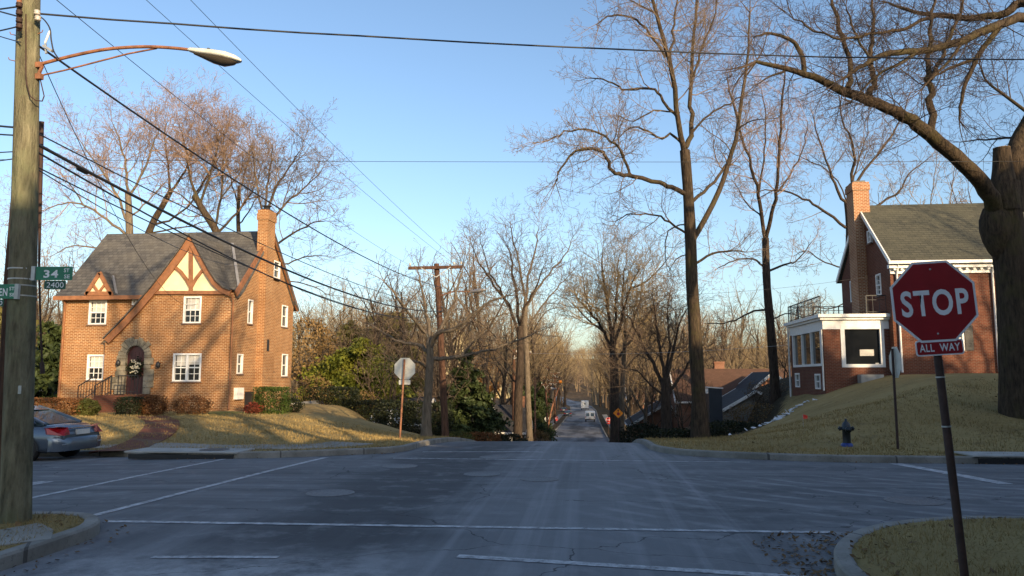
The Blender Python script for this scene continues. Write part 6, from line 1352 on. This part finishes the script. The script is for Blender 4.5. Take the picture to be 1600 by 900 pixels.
# ---- vehicles
def sedan(label, loc, rz, paint='car_paint', L=4.7, W=1.82, Hh=1.43, name='parked_car', group=None, plate_txt=True, scale=1.0, simple=False):
    r = empty(name, loc, label, 'car', group, rz); r.scale = (scale,)*3; hb = W/2
    # stations along x: (x, half width, bottom, shoulder height, tumble)
    st = [(-L/2, .74, .42, .72), (-L/2+.06, .82, .30, .88), (-L/2+.35, .88, .24, .97), (-L/2+.95, .905, .22, .99), (-1.0, .91, .2, .97), (0, .91, .2, .95), (1.0, .91, .2, .93), (1.35, .905, .2, .92), (1.8, .88, .22, .84), (L/2-.12, .80, .26, .70), (L/2, .68, .36, .58)]
    V_ = []; n = 14
    for x, w, zb, zt in st:
        for k in range(n):
            an = 2*math.pi*k/n - math.pi/2; c, s_ = math.cos(an), math.sin(an); e = .38
            V_.append((x, w*math.copysign(abs(c)**e, c), (zb+zt)/2 + (zt-zb)/2*math.copysign(abs(s_)**e, s_)))
    m = MB(); m.add(V_, [(i*n+k,i*n+(k+1)%n,(i+1)*n+(k+1)%n,(i+1)*n+k) for i in range(len(st)-1) for k in range(n)], True); m.add(V_[:n],[tuple(range(n))]); m.add(V_[-n:],[tuple(range(n))]); body = m.build('body', M[paint], r, local=True)
    # cabin: dark glass below a painted roof
    cs = [(-L/2+.55,.66,.97,.985),(-1.0,.70,.96,1.30),(-.62,.68,.955,Hh-.03),(.0,.67,.95,Hh),(.45,.66,.94,Hh-.04),(1.3,.68,.92,.935)]
    m = MB(); V_ = []
    for x, w, zb, zt in cs:
        wt = w*.82 + .0; V_ += [(x,-w-.14,zb-.02),(x,-wt+.0,zt),(x,wt,zt),(x,w+.14,zb-.02)]
    m.add(V_, [(i*4+k,(i+1)*4+k,(i+1)*4+k+1,i*4+k+1) for i in range(len(cs)-1) for k in (0,1,2)]); m.build('window_glass', M['car_glass'], r, local=True)
    m = MB(); V_ = []
    for x, w, zb, zt in cs[1:5]:
        wt = w*.82+.015; V_ += [(x,-wt,zt-.015),(x,-wt*.8,zt+.018),(x,0,zt+.03),(x,wt*.8,zt+.018),(x,wt,zt-.015)]
    m.add(V_, [(i*5+k,(i+1)*5+k,(i+1)*5+k+1,i*5+k+1) for i in range(3) for k in range(4)], True)
    for s in (-1,1):
        for (i, j) in ((0,1),(4,5)):
            a, b = cs[i], cs[j]; m.bar((a[0],s*(a[1]*.82+.03 if i else a[1]+.06),a[3]+.0),(b[0],s*(b[1]*.82+.01 if j < 5 else b[1]+.07),b[3]+.005),.07,.05)
        m.bar((-.2,s*.82,.95),(-.15,s*.57,Hh-.03),.07,.03); m.bar((cs[1][0],s*.60,1.30),(cs[2][0],s*.57,Hh-.02),.06,.04)
        m.bar((-1.55,s*.80,1.0),(-.95,s*.60,1.31),.13,.05)
    m.build('roof', M[paint], r, local=True)
    for s in (-1,1):
        for x in (-1.42, 1.38):
            m = MB(); y = s*(hb-.10); m.lathe((x,y,.32), [(.20,-.10),(.29,-.11),(.32,-.08),(.32,.08),(.29,.11),(.20,.10)], 20, 'y'); w_ = m.build('wheel', M['tyre'], r, local=True)
            m = MB(); m.lathe((x,y,.32), [(0,s*.095),(.06,s*.10),(.20,s*.085),(.205,-s*.05)], 20, 'y')
            for k in range(7): an = 2*math.pi*k/7; m.bar((x+.05*math.cos(an),y+s*.105,.32+.05*math.sin(an)),(x+.19*math.cos(an),y+s*.1,.32+.19*math.sin(an)),.045,.02)
            m.build('rim', M['rim'], w_, local=True)
            m = MB(); V_ = []
            for k in range(13):
                an = math.pi*k/12
                for rr in (.33,.39): V_.append((x+rr*math.cos(an), s*(hb+.006), .32+rr*math.sin(an)))
            m.add(V_, [(2*k,2*k+2,2*k+3,2*k+1) for k in range(12)]); m.build('wheel_arch', M['black'], body, local=True)
        m = MB(); V_ = [(-L/2+.005,s*.52,.72),(-L/2-.0,s*.78,.70),(-L/2+.36,s*.905,.74),(-L/2+.40,s*.895,.90),(-L/2+.10,s*.83,.93),(-L/2+.04,s*.56,.90)]
        cen = Vector((-L/2+.14,s*.72,.82)); out = Vector((-.045,s*.035,0)); m.add([Vector(v)+out for v in V_]+[Vector(v)-out*2 for v in V_], [(0,1,2,3,4,5)]+[(k,(k+1)%6,6+(k+1)%6,6+k) for k in range(6)]); m.build('tail_light', M['red_lens'], r, local=True)
        m = MB(); m.lathe((.85,s*(hb+.08),1.0), [(0,-.1),(.07,-.06),(.08,.04),(0,.1)], 8); m.build('mirror', M[paint], r, local=True)
        m = MB(); m.lathe((L/2-.1,s*.6,.66), [(0,-.04),(.1,0),(.11,.06),(0,.12)], 10, 'x'); m.build('headlight', M['rim'], r, local=True)
        for x in (-.6,.45): m = MB(); m.box(x-.1,x+.1,s*(hb+.012)-.012,s*(hb+.012)+.012,.78,.81); m.build('door_handle', M['chrome'], body, local=True)
    m = MB(); m.box(-L/2-.04,-L/2+.02,-.26,.26,.70,.83); m.build('licence_plate', M['plate'], r, local=True)
    m = MB(); m.box(-L/2-.03,-L/2+.03,-.5,.5,.86,.885); m.tube([(-L/2-.02,-.80,.47),(-L/2-.05,0,.47),(-L/2-.02,.80,.47)],.012,6); m.build('chrome_strip', M['chrome'], r, local=True)
    V_ = []; m = MB()
    for y, dx in ((-.9,.32),(-.84,.04),(-.5,-.06),(0,-.08),(.5,-.06),(.84,.04),(.9,.32)): V_ += [(-L/2+dx,y,.30),(-L/2+dx-.02,y,.40),(-L/2+dx-.015,y,.58),(-L/2+dx+.03,y,.64)]
    m.add(V_, [(i*4+k,(i+1)*4+k,(i+1)*4+k+1,i*4+k+1) for i in range(6) for k in range(3)], True); m.build('bumper', M[paint], r, local=True)
    m = MB(); m.lathe((-.9,0,Hh-.06), [(.02,0),(.03,.03),(.005,.09),(0,.1)], 6); m.build('antenna', M['black'], r, local=True)
    return r
cx, cy = -15.35, 19.05
sedan('grey blue saloon car parked behind the big wooden pole', (cx, cy, float(roadz(cx,cy))+.005), math.pi, scale=.97)
q = at(609,650,58); sedan('pale parked car half hidden beyond the sunlit lawn', (q.x, q.y, at(609,650,58).z-.95), R(80), 'white_car', name='parked_car')
q = atX(887,640,-3.9) if False else at(887,648,190); sedan('dark car parked on the left of the road down the hill', (q.x, q.y, float(roadz(q.x,q.y))), R(90), 'dark_car')
q = at(880,640,215); sedan('second dark car parked farther down on the left', (q.x+.2, q.y, float(roadz(q.x,q.y))), R(90), 'dark_car')
def van(label, px, D, w, h, L, boxy=False):
    q = at(px, 650, D); z = float(roadz(q.x,q.y)); r = empty('white_van' if not boxy else 'box_truck', (q.x,q.y,z), label, 'van' if not boxy else 'truck'); hb = w/2
    pr = [(0,.45),(0,1.0),(.08,h*.56),(.22,h-.1),(.4,h),(L-1.6,h),(L-.75,1.25),(L,1.1),(L,.45)] if not boxy else [(0,.6),(0,h),(L-1.9,h),(L-1.9,2.3),(L-.6,2.2),(L,1.3),(L,.6)]
    m = MB(); m.prism([(-hb,x,z_) for x,z_ in pr], (w,0,0)); m.build('body', M['white_car'], r, local=True)
    if not boxy:
        for s in (-1,1): m = MB(); m.prism([(s*.48-.36,.062,1.12),(s*.48+.36,.062,1.12),(s*.48+.32,.17,1.78),(s*.48-.32,.17,1.78)], (0,-.03,0)); m.build('rear_window', M['car_glass'], r, local=True)
        m = MB(); m.box(-.26,.26,-.03,.0,.72,.84); m.build('licence_plate', M['iron'], r, local=True)
        m = MB(); m.bar((-hb*.9,.9,h+.12),(hb*.9,.9,h+.12),.06); m.bar((-hb*.9,2.2,h+.12),(hb*.9,2.2,h+.12),.06)
        for s in (-1,1): m.bar((s*hb*.85,.7,h+.1),(s*hb*.85,2.6,h+.1),.06)
        m.build('roof_rack', M['white_old'], r, local=True)
    else:
        m = MB(); m.box(-hb+.15,hb-.15,-.04,0,.95,h-.2); m.build('roller_door', M['white_old'], r, local=True); m = MB(); m.box(-.28,.28,-.06,-.041,1.7,2.05); m.build('door_sticker', M['dark_car'], r, local=True)
    m = MB(); m.box(-hb-.02,hb+.02,-.14,-.001,.42,.62); m.build('bumper', M['iron'], r, local=True)
    for s in (-1,1):
        m = MB(); m.box(s*(hb-.13)-.07,s*(hb-.13)+.07,-.03,.0,.9,1.12); m.build('tail_light', M['red_lens'], r, local=True)
        for x in (.9, L-1.0): m = MB(); m.lathe((s*(hb-.14),x,.36), [(.0,-.12),(.3,-.12),(.36,-.08),(.36,.08),(.3,.12),(0,.12)], 14, 'x'); m.build('wheel', M['tyre'], r, local=True)
    return r
van('white van with roof rack parked on the right down the hill', 922, 158, 2.0, 2.05, 5.0)
van('white box truck parked beyond the van', 914, 232, 2.2, 2.7, 6.0, True)

# ---- hydrant, flags, covers, drains
def hydrant():
    b = at(1323.5,697,20.3); b = Hp(b); r = empty('fire_hydrant', b, 'dark fire hydrant with blue foot on the right lawn', 'hydrant'); o = Vector(b)
    m = MB(); m.lathe(o, [(.0,-.1),(.15,-.1),(.15,.05),(.13,.06),(.115,.08)], 16); m.build('base', M['hydrant_blue'], r)
    m = MB(); m.lathe(o, [(.105,.08),(.10,.15),(.10,.40),(.14,.42),(.14,.46),(.115,.47),(.11,.50),(.10,.56),(.06,.62),(.03,.64),(.03,.70),(0,.705)], 16); m.build('barrel', M['hydrant'], r)
    for s in (-1,1): m = MB(); m.lathe(o+Vector((0,0,.45)), [(.045,s*.09),(.045,s*.15),(.06,s*.15),(.06,s*.18),(.02,s*.185),(.02,s*.21),(0,s*.21)], 10, 'x'); m.build('side_cap', M['hydrant'], r)
    m = MB(); m.lathe(o+Vector((0,0,.43)), [(.065,-.09),(.065,-.16),(.08,-.16),(.08,-.2),(.025,-.2),(.025,-.23),(0,-.23)], 10, 'y'); m.build('front_cap', M['hydrant'], r)
hydrant()
q = Hp(at(1255,662,26)); r_ = empty('marker_flag', q, 'little red marking flag on a wire in the right lawn', 'flag'); m = MB(); m.tube([q-Vector((0,0,.05)), q+Vector((0,0,.42))], .006, 5); m.build('wire', M['galv'], r_)
m = MB(); m.prism([q+Vector((0,0,.42)), q+Vector((.09,.04,.41)), q+Vector((.16,.01,.38)), q+Vector((.15,.02,.29)), q+Vector((.07,.05,.27)), q+Vector((0,0,.29))], (0,.004,0)); m.build('flag_cloth', M['flag'], r_)
for px, py, r0, lab in ((516,770.5,.33,'round manhole cover nearest the long crosswalk line'), (753,740,.3,'round manhole cover in the middle of the junction'), (843,748,.3,'faint round manhole cover just right of the junction centre'), (625,727,.32,'small manhole cover toward the far left corner'), (1428,783,.36,'manhole cover on the right street near the grass corner'), (772,711,.3,'manhole cover on the far crosswalk')):
    q = atZ(px, py, .0); z = float(roadz(q.x,q.y)); m = MB(); m.lathe((q.x,q.y,z), [(r0+.06,.0035),(r0+.055,.012),(r0,.012),(r0-.01,.007),(r0-.02,.010),(r0*.7,.011),(r0*.68,.008),(r0*.4,.011),(r0*.38,.008),(0,.011)], 28, smooth=False); o = m.build('manhole_cover', M['iron_cover'], None); tag(o, lab, 'manhole cover', 'manhole covers in the road')
def drain(label, x0, x1, y):
    z = float(roadz((x0+x1)/2, y)); r = empty('storm_drain', ((x0+x1)/2, y, z), label, 'storm drain'); m = MB(); m.box(x0, x1, y-.03, y-.004, z+.0, z+.115); m.build('inlet', M['black'], r)
    m = MB(); m.box(x0-.1, x1+.1, y-.05, y+.95, z+.152, z+.185); m.build('top_slab', M['concrete'], r)
    m = MB(); m.lathe(((x0+x1)/2+.6, y+.5, z+.19), [(.36,-.004),(.36,.006),(.3,.006),(0,.004)], 24, smooth=False)
    for k in range(5): m.box((x0+x1)/2+.6-.26, (x0+x1)/2+.6+.26, y+.5-.24+.12*k-.02, y+.5-.24+.12*k+.02, z+.197, z+.204)
    m.build('grate', M['iron_cover'], r)
yk = float(yhi(np.array(-10.4))); drain('storm drain inlet with concrete slab beside the parked car', -11.3, -8.6, float(yhi(np.array(-9.5))))
drain('dark storm drain inlet in the right kerb below the lawn', 8.6, 11.5, 18.3)
# small dark shed behind the tallest trunk
q = Hp(at(1113,640,46)); r_ = empty('shed', q, 'narrow dark shed with a pale sticker behind the tallest trunk', 'shed'); m = MB(); zt = at(1113,603,46).z; m.box(q.x-.25,q.x+.5,q.y-.5,q.y+.5,q.z-.3,zt-.1); m.build('wall', M['dark_car'], r_)
m = MB(); m.prism([(q.x-.32,q.y-.56,zt-.1),(q.x+.57,q.y-.56,zt-.16),(q.x+.57,q.y-.56,zt-.1),(q.x-.32,q.y-.56,zt-.04)], (0,1.12,0)); m.build('roof', M['white_old'], r_); m = MB(); c = at(1103.5,611,45.4); m.box(c.x-.13,c.x+.13,q.y-.52,q.y-.501,c.z-.14,c.z+.14); m.build('sticker', M['white_old'], r_)

# ---- loose stuff on the ground
def scatter_leaves(n, label, name, size, mtl, spots, seed, lift=.012):
    rs = np.random.RandomState(seed); C = []
    while len(C) < n:
        x0, x1, y0, y1, d0, d1 = spots[rs.randint(len(spots))]; x = rs.uniform(x0,x1); y = rs.uniform(y0,y1); d = float(dist(x,y))
        if d0 <= d <= d1: C.append((x, y, (Hf(x,y) if d > .1 else float(roadz(x,y))+ .004) + lift))
    V, F = leaf_quads(np.array(C), size, rs, 3.0, 1.3); o = link_obj(name, np_mesh(name, V, F, False), mtl); tag(o, label, 'litter', kind='stuff')
M['dry_leaf'] = leafy('dry_brown_leaves', (.11,.065,.03), (.24,.14,.06), 3.0, .8)
scatter_leaves(1500, 'dry brown leaves gathered along the kerbs', 'leaf_litter', .045, M['dry_leaf'], [(-8,-4.2,5.5,10.2,-.35,.0),(1.6,4.2,5.0,10,-.30,.0),(1.8,3.6,6.5,9.8,-.9,.0),(2,6,8,10.8,-.25,.0),(1.8,5,5,10.6,.15,.5),(-12,-5,18,21,-.2,.8),(2,12,17.5,20,-.25,.6)], 5)
scatter_leaves(900, 'dead leaves scattered over the winter lawns', 'leaf_litter', .08, M['dry_leaf'], [(3,14,2,10.3,.3,20),(3,20,18,33,.5,30),(-24,-5,19,35,.5,30),(-12,-6,4,10,.2,5)], 6)
M['snow'] = plain('old_snow', (.62,.66,.72), .7, .15, 4)
def snow():
    rs = np.random.RandomState(8); C = []
    for (px, py, D, n, sx, sy) in ((1103,660,40,20,.7,.4),(1215,622,38,34,1.2,.4),(1085,668,38,6,1.0,.4),(1240,617,39,14,.7,.3)):
        q = at(px,py,D)
        for k in range(n): x = q.x+rs.normal(0,sx*.6); y = q.y+rs.normal(0,sy); C.append((x,y,Hf(x,y)+.03))
    V, F = leaf_quads(np.array(C), .19, rs, 4.0, 1.5); V2 = V.copy(); V2[:,2] += .035
    m = np.concatenate([V, V2]); n = len(V); sides = []
    for q in F:
        for k in range(4): sides.append((q[k], q[(k+1)%4], q[(k+1)%4]+n, q[k]+n))
    o = link_obj('snow_patch', np_mesh('snow_patch', m, np.concatenate([F+n, np.array(sides)]), False), M['snow']); tag(o, 'broken remains of old snow on the bank left of the sunroom', 'snow', kind='stuff')
snow()
def grass():
    rs = np.random.RandomState(21); N = 90000; X = []
    def region(x0,x1,y0,y1,n):
        x = rs.uniform(x0,x1,n*2); y = rs.uniform(y0,y1,n*2); k = dist(x,y) > .2; X.append(np.stack([x[k],y[k]],-1)[:n])
    region(2.6,13,2.5,10.2,52000); region(-12,-5.6,3.5,10.2,22000); region(2,20,18.5,30,26000); region(-26,-5,19,33,34000)
    Pn = np.concatenate(X); z = H(Pn[:,0],Pn[:,1]); n = len(Pn); cl = (np.sin(Pn[:,0]*2.1+np.sin(Pn[:,1]*1.7)*2)+np.sin(Pn[:,1]*2.9))*.25+1
    far = np.clip((Pn[:,1]-10)/10,0,1); h = rs.uniform(.015,.06,n)*np.clip(cl,.5,2)*(1+far*.5); h *= np.where(rs.uniform(0,1,n) > .96, 1.8, 1.0); a = rs.uniform(0,6.28,n); w = .005+.007*far; dx, dy = np.cos(a)*w, np.sin(a)*w; lx, ly = rs.normal(0,.03,n), rs.normal(0,.03,n)
    V = np.stack([np.stack([Pn[:,0]-dx,Pn[:,1]-dy,z-.005],-1), np.stack([Pn[:,0]+dx,Pn[:,1]+dy,z-.005],-1), np.stack([Pn[:,0]+lx,Pn[:,1]+ly,z+h],-1)],1).reshape(-1,3)
    o = link_obj('grass', np_mesh('grass', V, np.arange(n*3).reshape(-1,3), False), M['grass']); tag(o, 'short dormant tan grass blades on the lawns', 'grass', kind='stuff')
M['grass'] = leafy('dormant_grass', (.25,.175,.066), (.40,.30,.13), .8, .9)
grass()

# ---- unseen evergreens added behind the photographer for shade, bare trees for branch shadows
TL, TP_ = np.array([-math.sin(SUN_AZ), -math.cos(SUN_AZ)]), np.array([-math.cos(SUN_AZ), math.sin(SUN_AZ)])
sp_ = None
def behind(t, w): q = TL*t + TP_*w; return (float(q[0]), float(q[1]), Hf(q[0],q[1])-.1)
SHADE = [(-14,-16,9.8),(-14.5,-12,9.6),(-13.5,-8.2,9.9),(-14.5,-4.4,10.2),(-13.6,-1.0,10.3),(-13.2,1.2,11.2),(-14.4,3.4,11.6),(-13.8,6.6,9.5),(-14.6,9.8,9.5),(-14,14.5,14.2),(-13.4,18,14.8),(-14.5,21.6,14.6),(-14,25.2,14.8),(-14.6,29,14.2),(-14,33,13.9),(-14.4,36.4,12.6),(-14,42,8.2),(-14.5,47,9.0)]
big = None
for i, (t, w, h) in enumerate(SHADE):
    if big is None: big = make_conifer(500, 10.6, 3.3, 'conifer', 'x', n=9000, size=.75, shape=.42, top=.3, low=.0)
    o = big if i == 0 else copy_tree(big); o.location = behind(t, w); s = h/10.9; o.scale = (1.05,1.05,s); o.rotation_euler = (0,0,i*1.3); tag(o, 'unseen dense evergreen added behind the photographer to shade the junction', 'tree', 'added shade evergreens behind the photographer')
for i, (t, w, s) in enumerate(((-9,4.8,1.2),(-6,9,1.05),(-9,34,1.0),(-8,40,1.05),(-12,46,1.1),(-6,43,.95))):
    o = copy_tree(proto[3 if i % 2 else 1]); o.location = behind(t, w); o.scale = (s,s,s); o.rotation_euler = (0,0,i*2.1); tag(o, 'tall bare tree behind the photographer whose shadow falls across the junction', 'tree', 'bare trees behind the photographer')

shade_tree = make_tree(261, 17, 7.5, .22, .42, label='unseen heavy limbed bare tree added for limb shadows on the house', barkm='bark_dark', twigm='twig', scaffolds=9, fine=2, space=(1.0,.8), loc=behind(-4.5, 5.2), tip=.015, rmin=.012, upright=.45)  # unseen tree with few twigs, added to cast limb shadows on the house
shade_tree.scale = (1.45, 1.45, 1.5); shade_tree.rotation_euler = (0, 0, 1.0)
